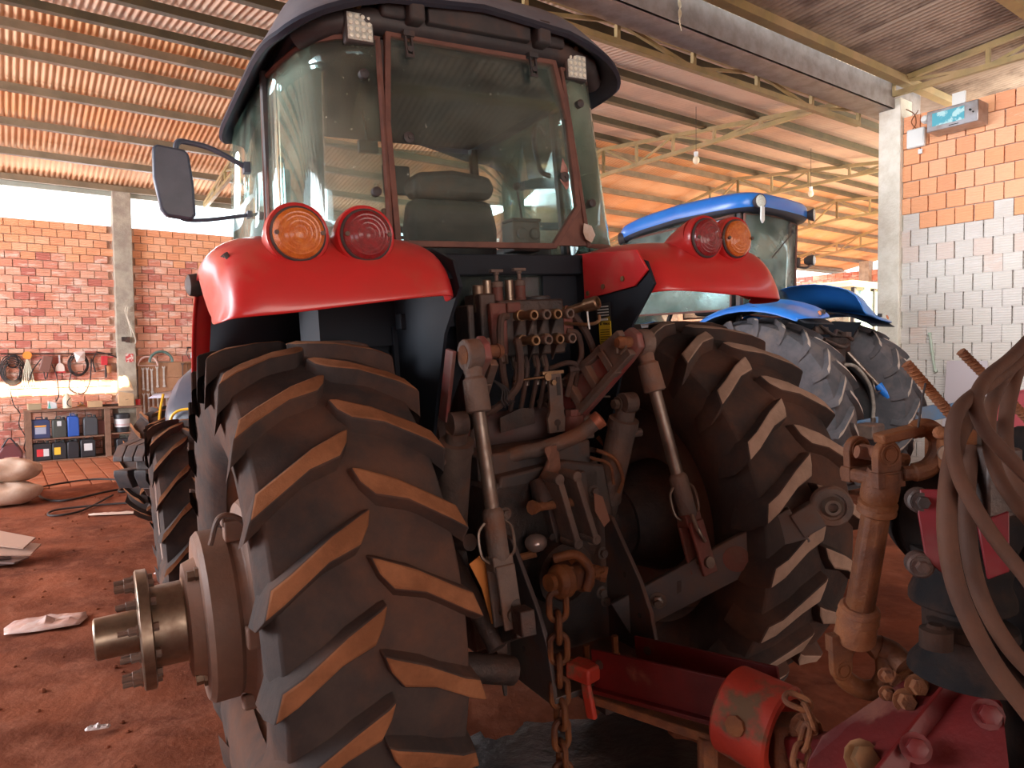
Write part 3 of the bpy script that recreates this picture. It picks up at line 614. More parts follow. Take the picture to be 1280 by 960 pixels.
# ---------------- fenders
def fender(s):
    path = [(-.535, 1.885), (-.525, 1.95), (-.485, 2.03), (-.41, 2.085), (-.28, 2.12), (-.05, 2.14), (.3, 2.11), (.6, 1.98), (.84, 1.76), (.98, 1.48), (1.01, 1.36)]
    sec = [(.415, .17), (.418, .10), (.44, .045), (.50, .012), (.62, 0), (.80, 0), (.98, .003), (1.07, .018), (1.115, .05), (1.14, .10), (1.15, .13)]
    rows = []
    for i, (y, z) in enumerate(path):
        a = V(path[max(i-1, 0)]); b = V(path[min(i+1, len(path)-1)]); t = (b-a).normalized(); nrm = V((t.y, -t.x))   # inward
        if nrm.dot(V((0-y, .9-z))) < 0: nrm = -nrm
        r = []
        for x, off in sec:
            k = off
            if x < .5 and i > 5: k = off*.3
            if x > 1.1 and i < 2: k = off*.6
            if x > 1.13 and 1 <= i <= 4: k = off*1.9 if x > 1.145 else off*1.4
            if x > 1.1 and i > 5: k = off*.35; x = 1.09+(x-1.1)*.3
            # rear lip rises toward the inner end
            lift = (.055*max(0, (1.0-x)/.6)) if i == 0 else (.03*max(0, (1.0-x)/.6) if i == 1 else 0)
            r.append(V((s*x, y+nrm.x*k, z+nrm.y*k+lift-(.03 if i < 2 else .012 if i == 2 else 0))))
        rows.append(r)
    f = bld('fender', MB().grid(rows), m_red, smooth=60, solid=.012, sub=2)
    # lamp pods and lenses
    LZ_ = 2.092 if s < 0 else 2.112
    for x, lens, lab in ((.92 if s < 0 else .885, m_amber, 'amber round lamp lens'), (.715, m_redl, 'red round lamp lens')):
        p = MB().lathe((s*x, -.475, LZ_), (0, 1, 0), [(0, .084), (-.004, .090), (.006, .0935), (.03, .0925)], 32).lathe((s*x, -.445, LZ_), (0, 1, -.22), [(0, .0925), (.06, .086), (.13, .072), (.20, .052), (.26, .03)], 32)
        pod = bld('lamp_pod', p, m_red, smooth=50)
        MB().lathe((s*x, -.482, LZ_), (0, -1, 0), [(-.02, .080), (.0, .081), (.004, .076)], 32).build('lamp_rim', m_plast, pod)
        l = MB().lathe((s*x, -.484, LZ_), (0, -1, 0), [(0, .075), (.010, .073), (.018, .062), (.0175, .058), (.021, .05), (.0205, .046), (.024, .036), (.0235, .032), (.027, .02), (.0265, .016), (.029, .002)], 36)
        l.build('lamp_lens', lens, pod, smooth=20, label=lab)
        sc_ = MB()
        for q in (-1, 1): sc_.lathe((s*x+q*.066, -.502, LZ_), (0, -1, 0), [(0, .007), (.006, .007)], 8)
        sc_.build('screw', m_iron, pod)
    # black inner panel
    bld('fender_liner', MB().prism([(-.50, 1.93), (-.46, 2.02), (-.3, 2.08), (.3, 2.08), (.62, 1.9), (.8, 1.6), (.9, 1.2), (.2, 1.12), (-.10, 1.14), (-.26, 1.55), (-.36, 1.78)], s*.408, s*.42, YZ), m_black)
    # liner skin under the arch
    rows = []
    for i, (y, z) in enumerate(path[2:]):
        d_ = V((y, z-.9)); q = d_*(1-.075/d_.length); rows.append([V((s*x, q.x, .9+q.y)) for x in (.42, .8, 1.04)])
    bld('arch_lining', MB().grid(rows), m_black, solid=.006)
    ru = MB()
    for i in range(3): ru.cyl((s*1.095, -.40+.022*i, 2.015), (s*1.112, -.395+.022*i, 2.045), .008, n=8)
    ru.build('fender_vent', m_plast, f)
    return f
fender(-1); fender(1)
bld('fender_bracket', MB().box((.60, -.36, 2.06), (.02, .02, .02)), m_red)
# red flange between right fender and cab, with its bolts
FG = bld('fender_flange', MB().prism([(.30*0+.425, 1.905), (.425, 2.08), (.60, 2.14), (.60, 1.91)], -.06, -.045, XZ).prism([(-.06, 2.10), (.5, 2.14), (.5, 2.09), (-.06, 1.92)], .42, .435, YZ), m_red, bevel=.004)
for p in ((-.09, 1.925), (-.2, 1.945), (-.33, 1.965)): hexbolt((.405, p[0], p[1]), (-1, 0, 0), .012).build('bolt', m_brass, FG)
bld('fender_skirt', MB().prism([(-.06, 1.90), (-.06, 2.10), (-.42, 2.07), (-.48, 1.985), (-.40, 1.93)], .395, .405, YZ), m_red, bevel=.003)
for s in (-1, 1):
    bld('side_lamp', MB().lathe((s*1.08, .35, 2.02), (s, -.1, 0), [(0, .03), (.03, .045), (.06, .04), (.07, .02)], 12), m_plast)
# stickers on the right inner panel
st = bld('spec_plate', MB().prism([(-.075, .035), (.035, .045), (.035, -.035), (-.075, -.045)], .400, .404, lambda u, w, d: V((d, -.20-u*.9, 1.835+w))), mat('plate_black', (.02, .02, .022), rough=.4)); 
def label_text(txt, size, loc, rot, material, parent, name='lettering', ext=.0008, align='CENTER'):
    c = bpy.data.curves.new(name, 'FONT'); c.body = txt; c.size = size; c.extrude = ext; c.align_x = align; c.resolution_u = 2
    o = bpy.data.objects.new(name, c); COL.objects.link(o); c.materials.append(material)
    me = bpy.data.meshes.new_from_object(o); bpy.data.objects.remove(o); me.materials.clear(); me.materials.append(material)
    o = bpy.data.objects.new(name, me); COL.objects.link(o); o.parent = parent; o.location = loc; o.rotation_euler = rot; return o
m_ink = mat('ink_black', (.01, .01, .01), rough=.7); m_inkw = mat('ink_white', (.75, .75, .72), rough=.6)
m_ln = MB()
for z in (1.862, 1.85, 1.838, 1.826): m_ln.box((.398, -.185, z), (.002, .075, .004))
m_ln.box((.398, -.185, 1.808), (.002, .06, .009)); m_ln.build('printed_lines', m_inkw, st)
sk = bld('warning_sticker', MB().prism([(-.05, .07), (.05, .08), (.05, -.05), (.03, -.06), (.03, -.09), (-.04, -.11), (-.04, -.04), (-.05, -.03)], .400, .403, lambda u, w, d: V((d, -.19-u*.8, 1.74+w))), m_yel)
m_l2 = MB()
for z in (1.765, 1.755, 1.745, 1.735, 1.725, 1.715): m_l2.box((.399, -.19, z), (.002, .06, .003))
m_l2.prism([(-.006, 0), (.006, 0), (0, .012)], .398, .400, lambda u, w, d: V((d, -.165+u, 1.785+w))); m_l2.build('printed_lines', m_ink, sk)
label_text('PERIGO', .014, (.3985, -.205, 1.785), (pi/2, 0, -pi/2), m_ink, sk)
# ---------------- remote valve block with couplers
VB = bld('valve_block', MB().box((.04, -.12, 1.79), (.30, .16, .22)).box((-.14, -.10, 1.80), (.07, .14, .26)).box((-.20, -.08, 1.79), (.03, .12, .20)).box((.20, -.10, 1.77), (.05, .12, .14)), m_irond, bevel=.008)
m_redi = mat('reddish_iron', (.17, .045, .035), (.11, .04, .03), rough=.65, scale=8, bump=.4, bscale=40, dust=(.15, .08, .06), dlo=.5, dhi=.8, dscale=5)
MB().box((-.115, -.19, 1.79), (.07, .03, .20)).box((-.05, -.2, 1.87), (.06, .03, .04)).build('end_plate', m_redi, VB, bevel=.006); MB().box((.21, -.18, 1.79), (.05, .04, .07)).build('end_plate', m_redi, VB, bevel=.006)
cups = MB()
for r, (zz, xs) in enumerate(((1.838, (-.030, .028, .078, .136)), (1.742, (-.028, .030, .082, .140)))):
    for k, x in enumerate(xs):
        c = MB().lathe((x, -.20, zz), (.04, -1, -.03), [(0, .022), (.03, .022), (.031, .017), (.09, .017), (.091, .0205), (.115, .0205), (.118, .018), (.1175, .0125), (.07, .0115), (.07, .001)], 20)
        c.build('quick_coupler', m_brass if k % 2 == 0 else m_iron, VB)
        fin = MB().prism([(-.20, zz-.02), (-.25, zz-.02), (-.20, zz-.085)], x-.022, x-.016, YZ); fin.build('web', m_irond, VB)
for x, z0, z1, r, km in ((-.155, 1.86, 1.965, .022, 0), (-.115, 1.88, 1.985, .019, 0), (-.07, 1.87, 1.96, .022, 1), (-.015, 1.88, 1.985, .019, 0), (.035, 1.88, 1.965, .022, 1)):
    v = MB().lathe((x, -.12, z0), (0, 0, 1), [(0, r*1.1), (.03, r*1.1), (.032, r), (z1-z0-.004, r), (z1-z0, r*.85)], 20); v = v.build('spool_cap', m_steel if km == 0 else m_redi, VB)
    if km: MB().lathe((x, -.12, z1), (0, 0, 1), [(-.005, r*1.12), (.016, r*1.1), (.02, .008), (.045, .008), (.046, .012), (.055, .012)], 16).box((x, -.12, z1+.06), (.055, .022, .012)).build('knob', m_iron, v, bevel=.003)
bld('breather_cap', MB().lathe((.155, -.05, 1.855), (0, 0, 1), [(0, .045), (.03, .045), (.032, .058), (.06, .060), (.065, .055)], 24), m_plast)
for k, (x, z) in enumerate(((-.13, 1.70), (-.09, 1.66))): pass
# single large coupler on the right with its bracket
SC = bld('breakaway_coupler', MB().lathe((.185, -.16, 1.84), (.085, -.17, .035), [(0, .024), (.05, .024), (.052, .018), (.13, .019), (.132, .027), (.185, .028), (.19, .024), (.188, .018), (.15, .016), (.15, .001)], 20).tube(smoothpath([(.19, -.2, 1.80), (.25, -.28, 1.79), (.285, -.3, 1.80), (.29, -.3, 1.825)]), .007), m_brass)
def L_hose(name, pts, r=.011, m=m_hose, lab=None): return bld(name, MB().tube(smoothpath(pts), r, 8), m, label=lab)
L_hose('hose', [(-.10, -.24, 1.835), (-.135, -.26, 1.83), (-.145, -.26, 1.78), (-.14, -.25, 1.70), (-.12, -.22, 1.62), (-.09, -.18, 1.56), (-.05, -.1, 1.50)], .014)
L_hose('hose', [(-.07, -.25, 1.74), (-.075, -.27, 1.73), (-.07, -.27, 1.66), (-.08, -.26, 1.57), (-.14, -.22, 1.50), (-.18, -.18, 1.47)], .015)
L_hose('hose', [(.20, -.2, 1.77), (.24, -.22, 1.75), (.25, -.22, 1.66), (.22, -.2, 1.60), (.21, -.16, 1.50)], .012)
L_hose('hose', [(.24, -.2, 1.83), (.27, -.24, 1.75), (.30, -.24, 1.66), (.27, -.22, 1.62), (.2, -.2, 1.61)], .015)
L_hose('hose', [(.14, -.15, 1.62), (.19, -.22, 1.64), (.24, -.2, 1.60), (.26, -.1, 1.4)], .010)
for k, x in enumerate((-.03, .02, .07, .11)):
    L_hose('hose', [(x, -.14, 1.70), (x, -.17, 1.64), (x-.01, -.16, 1.56), (x, -.1, 1.46)], .010)
    bld('hose_fitting', MB().cyl((x, -.14, 1.70), (x, -.165, 1.63), .014, n=8).cyl((x, -.16, 1.60), (x-.004, -.16, 1.56), .013, n=6), m_rod)
for k in range(4): L_hose('wire', [(-.16, -.2, 1.60), (-.14+.008*k, -.24, 1.56), (-.15+.012*k, -.25, 1.52), (-.13+.014*k, -.24, 1.49+.006*k)], .0035, m_cable)
L_hose('wire', [(.27, -.26, 1.62), (.30, -.27, 1.55), (.30, -.28, 1.50), (.34, -.28, 1.49)], .004, m_rod)
L_hose('wire', [(.24, -.29, 1.84), (.235, -.3, 1.80), (.24, -.3, 1.77)], .0035, m_white)
# slotted draft lever
DL = bld('slotted_bracket', MB().prism([(.10, 1.60), (.16, 1.60), (.165, 1.53), (.165, 1.44), (.17, 1.42), (.165, 1.36), (.09, 1.36), (.085, 1.42), (.10, 1.45)], -.20, -.185, XZ), m_iron, bevel=.002)
MB().prism([(.135, 1.585), (.152, 1.585), (.152, 1.51), (.135, 1.51)], -.203, -.2, XZ).lathe((.13, -.2, 1.40), (0, -1, 0), [(0, .014), (.003, .014)], 16).box((.13, -.2025, 1.385), (.008, .004, .03)).build('slot', m_irond, DL)
MB().box((.12, -.19, 1.605), (.10, .03, .012)).lathe((.09, -.2, 1.59), (0, -1, 0), [(0, .016), (.012, .016)], 12).lathe((.115, -.2, 1.565), (0, -1, 0), [(0, .012), (.016, .012)], 6).cyl((.08, -.2, 1.59), (-.06, -.2, 1.585), .005).build('pivot_bolt', m_brass, DL)
bld('support_bracket', MB().prism([(-.10, 1.44), (.0, 1.47), (.06, 1.46), (.06, 1.40), (-.10, 1.38)], -.14, -.13, XZ), m_irond)
# ---------------- rockshaft, lift arms, lift rods
bld('rockshaft', MB().lathe((-.36, 0, 1.375), (1, 0, 0), [(0, .06), (.02, .085), (.16, .085), (.18, .075), (.60, .075), (.62, .088), (.74, .088), (.76, .06)], 28), mat('rockshaft_paint', (.14, .09, .085), (.24, .04, .04), rough=.55, metal=.2, scale=4, lo=.55, hi=.65, dust=(.14, .09, .075), dlo=.45, dhi=.7, dscale=5))
m_arm = mat('lift_arm_worn_paint', (.26, .06, .055), (.20, .13, .115), rough=.5, metal=.2, scale=6, dust=(.18, .11, .09), dlo=.5, dhi=.75, dscale=5)
def liftarm(s):
    AZ = lambda u, w, d: V((d - s*.10*max(0, 1+u/.456), u, w)); base = V((0, 1.385)); tip = V((-.456, 1.712)); d = (tip-base).normalized(); n = V((-d.y, d.x))
    if n.y < 0: n = -n
    P = lambda t, w: tuple(base + d*t + n*w); Ln = (tip-base).length
    poly = [P(-.05, .06), P(.10, .095), P(.25, .085), P(Ln-.05, .056), P(Ln+.03, .048), P(Ln+.05, 0), P(Ln+.03, -.048), P(Ln-.05, -.056), P(.25, -.085), P(.05, -.10), P(-.05, -.06)]
    arm = bld('lift_arm', MB().prism(poly, s*.315, s*.345, AZ), m_arm, bevel=.006)
    x0, x1 = s*.285, s*.315
    fr_ = MB()
    def q(t0, w0, t1, w1, hw):   # rail
        a, b = V(P(t0, w0)), V(P(t1, w1)); dd = (b-a).normalized(); nn = V((-dd.y, dd.x))*hw
        fr_.prism([tuple(a+nn), tuple(b+nn), tuple(b-nn), tuple(a-nn)], x0, x1, AZ)
    q(.02, .078, Ln, .045, .013); q(.02, -.085, Ln, -.045, .013)
    for t in (.10, .215, .33, .44): q(t, .07, t, -.07, .016)
    q(Ln-.06, .04, Ln-.06, -.04, .04); q(.03, .06, .03, -.07, .035)
    fr_.build('arm_web', m_iron, arm, bevel=.003)
    pin = MB().lathe((s*.25, -.456, 1.712), (s, 0, 0), [(0, .018), (.015, .026), (.02, .026), (.021, .022), (.13, .022), (.131, .03), (.145, .03), (.15, .02)], 16); pin.build('pin', m_rust, arm)
    MB().tube([(s*.26, -.50, 1.70), (s*.245, -.48, 1.67), (s*.25, -.455, 1.67), (s*.255, -.45, 1.70)], .004, 6).build('lynch_pin', m_rod, arm)
    # lift rod
    top = V((s*.372, -.458, 1.705)); bot = V((-.37, -.60, .86)) if s < 0 else V((.47, -.625, .86)); dr = (bot-top).normalized(); Lr = (bot-top).length
    up_ = MB().lathe(top-V((s*.028, 0, 0)), (s, 0, 0), [(0, .030), (.0, .050), (.004, .054), (.052, .054), (.056, .050), (.056, .03)], 28).lathe(top, dr, [(.03, .034), (.075, .030), (.085, .040), (.19, .043), (.195, .036)], 24)
    LR = bld('lift_rod', up_, m_iron)
    MB().lathe(top-V((s*.031, 0, 0)), (s, 0, 0), [(0, .012), (0, .034), (.062, .034), (.062, .012)], 20).build('ball', m_rust, LR)
    MB().lathe(top, dr, [(.18, .0245), (Lr*.62, .0245)], 20).build('rod_tube', m_rod, LR)
    MB().lathe(top, dr, [(Lr*.60, .026), (Lr*.61, .033), (Lr*.62, .036), (Lr*.79, .036), (Lr*.80, .03)], 20).build('adjuster_sleeve', m_iron, LR)
    # fork
    fk = MB(); sx = V((0, 1, 0)).cross(dr).normalized(); fy = dr.cross(sx).normalized()
    p0 = top + dr*(Lr*.78)
    fk.bar(p0, p0+dr*.05, .075, .06, upv=fy)
    for q_ in (-1, 1): fk.bar(p0+dr*.03+fy*q_*.032, bot+dr*.045+fy*q_*.036, .07, .016, upv=fy)
    fk.build('fork', m_redi if s > 0 else m_iron, LR, bevel=.005)
    MB().lathe(bot-fy*.055, fy, [(0, .022), (.014, .022), (.015, .015), (.10, .015), (.101, .024), (.115, .024)], 12).build('pin', m_rod, LR)
    hl = p0-dr*.05; sd_ = sx
    MB().tube(smoothpath([hl+sd_*.036+dr*-.06, hl+sd_*.062-dr*.03, hl+sd_*.062+dr*.04, hl+sd_*.036+dr*.07]), .0055, 6).tube(smoothpath([hl-sd_*.036+dr*-.06, hl-sd_*.062-dr*.03, hl-sd_*.062+dr*.04, hl-sd_*.036+dr*.07]), .0055, 6).build('handle', m_rod, LR)
    if s > 0: MB().tube(smoothpath([p0+sx*.02-fy*.045+dr*.0, p0+sx*.022-fy*.06+dr*.06, p0+sx*.0-fy*.055+dr*.11]), .008, 8).build('clip', m_rod, LR)
    # lift cylinder
    ct = V((s*.382, -.34, 1.465)); cb = V((s*.34, -.06 if s < 0 else -.10, .74)); dc = (cb-ct).normalized(); Lc = (cb-ct).length
    cy = MB().lathe(ct-V((s*.03, 0, 0)), (s, 0, 0), [(0, .02), (0, .042), (.06, .042), (.06, .02)], 20).lathe(ct, dc, [(.03, .04), (.07, .04), (.072, .062), (.11, .064), (.112, .058), (.42, .058), (.425, .061), (.44, .061), (.445, .054), (Lc, .05)], 28)
    LC = bld('lift_cylinder', cy, m_iron)
    hexbolt(ct-V((s*.05, 0, 0)), (-s, 0, 0), .02, .02).build('bolt', m_rod, LC)
    MB().cyl(ct+dc*.14-V((0, 0, 0)), ct+dc*.14+V((-.09 if s < 0 else .09, -.02, .0)), .018, n=10).build('port', m_iron, LC)
liftarm(-1); liftarm(1)
bld('lift_link', MB().prism([(-.32, 1.47), (-.42, 1.72), (-.36, 1.73), (-.26, 1.48)], -.42, -.405, YZ), m_arm, bevel=.003)
# lower links
LL = bld('lower_link', MB().bar((.25, -.40, .62), (.745, -.86, 1.005), .035, .145).bar((.735, -.85, .998), (.80, -.90, 1.045), .05, .10), mat('link_dark_steel', (.075, .068, .072), (.12, .09, .08), rough=.5, metal=.3, scale=4, bump=.15, bscale=30, dust=(.15, .075, .05), dlo=.5, dhi=.8, dscale=4), bevel=.005)
dl_ = (V((.745, -.86, 1.005))-V((.25, -.40, .62))).normalized(); nl = V((dl_.y, -dl_.x, 0)).normalized()
if nl.y > 0: nl = -nl
bc = V((.835, -.93, 1.07))
MB().lathe(bc-nl*-.0, nl, [(-.025, .03), (-.025, .068), (-.018, .074), (.018, .074), (.025, .068), (.025, .050), (.018, .048)], 32).build('ball_housing', m_iron, LL)
MB().lathe(bc, nl, [(-.03, .018), (-.03, .03), (-.01, .045), (.01, .045), (.034, .028), (.034, .018), (.0, .017)], 28).build('ball', m_rod, LL)
def onlink(t, h=0): return V((.25, -.40, .62)).lerp(V((.745, -.86, 1.005)), t) + nl*.018 + V((0, 0, h))
hexbolt(onlink(.22), nl, .022, .02, stud=.02).build('bolt', m_rod, LL, smooth=30)
for t, h in ((.34, .01), (.66, .0)):
    MB().prism([(-.010, -.024), (.010, -.024), (.012, .02), (-.008, .024)], .0, .0015, lambda u, w, d, t=t, h=h: onlink(t, h)+dl_*u+V((0, 0, w))+nl*d).build('slot', m_irond, LL)
MB().lathe(onlink(.66, 0), nl, [(0, .05), (.002, .05)], 20).build('boss', m_redi, LL)
bld('lower_link', MB().bar((-.26, -.15, .60), (-.36, -.66, .86), .035, .12).bar((-.36, -.66, .86), (-.37, -.74, .87), .05, .08), m_irond, bevel=.005)
# ---------------- rear casting and drawbar support box
m_plate = mat('dark_bluish_plate', (.062, .058, .064), (.095, .072, .062), rough=.5, metal=.35, scale=3, bump=.2, bscale=35, dust=(.20, .08, .045), dlo=.48, dhi=.80, dscale=4, topdust=.35)
RC = bld('rear_casting', MB().prism([(-.24, 1.10), (-.20, 1.24), (.10, 1.26), (.28, 1.22), (.32, 1.0), (.30, .48), (-.22, .48)], -.30, -.20, XZ).box((0, -.12, 1.27), (.52, .24, .10)), m_plate, bevel=.01)
for p in ((-.19, 1.10), (-.20, .93), (-.17, .80), (.22, 1.12), (.25, .86), (.235, .70), (.255, .66), (.2, .93)): hexbolt((p[0], -.30, p[1]), (0, -1, 0), .017, .014).build('bolt', m_iron, RC, smooth=30)
MB().cyl((-.165, -.32, .93), (-.10, -.36, .945), .014, n=8).box((-.19, -.325, .95), (.03, .01, .05)).build('pin', m_rust, RC)
for s, m_ in ((1, 0), (-1, 0)):
    x = .265*s if s > 0 else -.20
    fp = bld('drawbar_side_plate', MB().prism([(-.30, 1.02), (-.345, 1.015), (-.43, .90), (-.505, .80), (-.56, .69), (-.585, .57), (-.585, .48), (-.28, .48)], x, x+.018, YZ), m_plate, bevel=.003)
    for y, z in ((-.42, .80), (-.50, .66), (-.40, .62)): MB().lathe((x-.0005, y, z), (-1, 0, 0), [(0, .011), (.001, .011)], 12).build('bolt_hole', m_irond, fp)
BP = bld('drawbar_bottom_plate', MB().box((.04, -.44, .50), (.47, .30, .022)), m_plate, bevel=.003)
for x, y, h in ((.02, -.48, .09), (-.02, -.44, .04), (.17, -.46, .08), (.08, -.46, .03)):
    MB().lathe((x, y, .511), (0, 0, 1), [(0, .018), (.012, .018), (.013, .013), (h, .013)], 6).build('stud', m_rust, BP, smooth=30)
MB().lathe((.23, -.50, .5115), (0, 0, 1), [(0, .012), (.001, .012)], 12).build('bolt_hole', m_irond, BP)
bld('drawbar', MB().box((.04, -.25, .42), (.10, .75, .035)), m_irond, bevel=.005)
# top link bracket: two upright cheeks
TB = bld('top_link_bracket', MB().prism([(-.05, 1.20), (.15, 1.22), (.18, .96), (.0, .95)], -.35, -.30, XZ), m_plate, bevel=.004)
for x0, x1 in ((-.055, .013), (.022, .095)):
    c = MB().bar((x0, -.43, 1.235), (x1, -.43, .985), .024, .10, upv=(0, 1, 0)).cyl((x0, -.48, 1.235), (x0, -.38, 1.235), .020, n=14).cyl((x1, -.48, .985), (x1, -.38, .985), .020, n=14); c.build('cheek', m_iron, TB, bevel=.004)
for x, z in ((.03, 1.19), (-.02, .99), (.065, 1.0), (.10, 1.12)): MB().lathe((x, -.352, z), (0, -1, 0), [(0, .013), (.001, .013)], 12).build('bolt_hole', m_irond, TB)
MB().cyl((-.11, -.40, 1.13), (.10, -.40, 1.12), .017, n=12).lathe((-.11, -.40, 1.13), (-1, -.4, .2), [(0, .02), (.03, .028)], 8).build('pin', m_rust, TB)
# plastic cap, bent pipe, rag
bld('bent_pipe', MB().tube(smoothpath([(-.14, -.18, 1.25), (-.10, -.22, 1.30), (.0, -.28, 1.32), (.12, -.34, 1.36), (.19, -.38, 1.41)]), .030, 14), m_iron)
MB().lathe((.185, -.375, 1.405), (.055, -.03, .045), [(0, .034), (.03, .036), (.035, .030), (.038, .01)], 16).build('pipe_cap', mat('copper_cap', (.45, .16, .09), (.3, .1, .06), rough=.45, metal=.4, scale=20), T1)
rag = [[V((-.045+.035*sin(k*2.1+i)+.028*k-.03*(i == 3), -.33-.035*sin(i*1.3+k), 1.34-.055*i+.012*sin(3*k))) for k in range(4)] for i in range(4)]
bld('rag', MB().grid(rag), mat('brown_rag', (.28, .13, .09), (.2, .09, .06), rough=.95, scale=12), solid=.008, sub=2)
bld('rubber_boot', MB().tube(smoothpath([(-.05, -.33, 1.20), (-.06, -.36, 1.16), (-.055, -.38, 1.13)]), [.04]*13, 12), m_irond)
bld('dry_leaf', MB().prism([(.15, 1.14), (.19, 1.12), (.22, 1.02), (.19, 1.0), (.15, 1.07)], -.40, -.395, XZ), mat('brown_rag2', (.26, .12, .08), rough=.9))
# pto shield and clevis with pin that carries the chain
PT = bld('pto_shield', MB().lathe((.02, -.30, .84), (0, -1, 0), [(0, .13), (.08, .125), (.085, .10), (.04, .09)], 28), m_irond)
MB().lathe((.02, -.30, .84), (0, -1, 0), [(0, .06), (.10, .06), (.102, .055), (.14, .04)], 18).build('pto_stub', m_rust, PT)
for k in range(6):
    a = k*pi/3; hexbolt((.02+.085*cos(a), -.34, .84+.085*sin(a)), (0, -1, 0), .012, .01).build('bolt', m_rust, PT, smooth=30)
HK = bld('hook_clevis', MB().bar((-.02, -.38, .88), (-.10, -.56, .90), .05, .09).lathe((-.155, -.56, .90), (.11, .02, -.01), [(0, .045), (.02, .06), (.05, .06), (.07, .045), (.11, .045), (.13, .055), (.15, .055)], 24).tube(smoothpath([(-.13, -.52, .97), (-.06, -.56, .98), (-.03, -.60, .93), (-.05, -.6, .86)]), .018, 8), m_ochre, bevel=.004)
MB().lathe((-.18, -.56, .905), (.11, .02, -.01), [(0, .03), (.02, .03), (.021, .018), (.21, .018), (.212, .026), (.235, .026), (.236, .013), (.275, .013)], 12).build('clevis_bolt', m_ochre, HK, smooth=30)
MB().cyl((-.01, -.42, .90), (.10, -.50, .86), .026, n=12).cyl((.095, -.497, .862), (.11, -.508, .857), .03, n=12).build('pin', m_rust, HK)
bld('cover_cap', MB().sph((-.10, -.36, .985), .045, 14, (1, 1, .8)), mat('bright_cap', (.3, .22, .2), rough=.2, metal=.5))
# clutter of pipes right of the casting
L_hose('pipe', [(.26, -.28, 1.28), (.32, -.32, 1.24), (.34, -.34, 1.16), (.33, -.32, 1.10)], .008, m_rust)
L_hose('pipe', [(.24, -.26, 1.25), (.29, -.32, 1.22), (.30, -.33, 1.14)], .007, m_rust)
L_hose('hose', [(.20, -.2, 1.30), (.32, -.15, 1.26), (.45, -.1, 1.22)], .012)
L_hose('hose', [(.18, -.15, 1.27), (.34, -.1, 1.22), (.5, 0, 1.2)], .010, m_cable)
L_hose('pipe', [(.40, -.1, 1.30), (.44, -.14, 1.24), (.54, -.12, 1.24), (.62, -.05, 1.3)], .010, m_rust)
bld('filter', MB().cyl((.22, -.18, 1.25), (.22, -.18, 1.42), .045, n=18).cyl((.22, -.18, 1.42), (.22, -.18, 1.445), .035, n=8), m_redi)
bld('side_bracket', MB().box((.27, -.22, 1.15), (.03, .06, .16)).box((.31, -.16, 1.36), (.05, .02, .10)), m_iron, bevel=.004)
for s in (-1, 1): bld('brake_housing', MB().lathe((s*.30, .05, .87), (s, 0, 0), [(0, .24), (.14, .24), (.16, .20)], 28), m_irond)
bld('yellow_strap', MB().prism([(-.455, 1.02), (-.415, 1.04), (-.40, 1.03), (-.385, .92), (-.37, .80), (-.385, .80), (-.415, .93)], -.52, -.515, XZ), mat('orange_rubber', (.62, .20, .04), rough=.6))
bld('stabiliser', MB().cyl((-.42, -.2, 1.05), (-.36, -.5, .70), .035, n=12).cyl((-.44, -.2, 1.02), (-.40, -.42, 1.06), .03, n=12), m_irond); bld('stabiliser', MB().cyl((-.28, -.45, .58), (-.50, -.45, .66), .05, n=14), m_irond); bld('stabiliser', MB().cyl((.30, -.15, .80), (.36, -.1, .60), .05, n=14), m_irond)
bld('shield_plate', MB().prism([(-.30, .95), (-.34, .80), (-.30, .48), (-.29, .48), (-.26, .95)], -.42, -.41, XZ), m_irond)
# ------------------------------------------------------------------ hanging chain
def chain(name, label, pts, link=.062, rw=.020, r=.0085, material=m_ochre, group=None):
    root = thing(name, label, 'chain', pts[0])
    if group: root['group'] = group
    P = [V(p) for p in pts]; seg = []; pos = 0; L_ = [0]
    for i in range(len(P)-1): L_.append(L_[-1]+(P[i+1]-P[i]).length)
    def at(t):
        for i in range(len(P)-1):
            if t <= L_[i+1] or i == len(P)-2: return P[i].lerp(P[i+1], (t-L_[i])/(L_[i+1]-L_[i])), (P[i+1]-P[i]).normalized()
    m = MB(); q = []
    for k in range(28):
        a = 2*pi*k/28; q.append(V(((rw if cos(a) > 0 else -rw)*abs(cos(a))**.8, 0, sin(a)*rw + (link/2-rw+r*.2)*(1 if sin(a) >= 0 else -1))))
    m.tube(q, r, 8, closed=True); proto = None; n = int(L_[-1]/(link-2*r+.003)); st_ = link-2*r+.003
    for k in range(n):
        p, d = at((k+.5)*st_)
        if proto is None: o = m.build('chain_link', material, root); proto = o
        else: o = link_copy(proto, root)
        o.location = p-P[0]; qd = d.to_track_quat('Z', 'Y'); o.rotation_mode = 'QUATERNION'
        from mathutils import Quaternion
        o.rotation_quaternion = qd @ Quaternion((0, 0, 1), (pi/2 if k % 2 else 0)+random.uniform(-.15, .15)+.5)
    return root
Mw = T1.matrix_world
c0 = Mw @ V((-.152, -.572, .86))
chain('hook_chain', 'rusty ochre steel chain hanging straight down behind the red tractor', [c0, c0+V((.004, -.006, -.3)), c0+V((.012, -.012, -.62)), c0+V((.03, -.03, -.78))], link=.095, rw=.030, r=.0115)
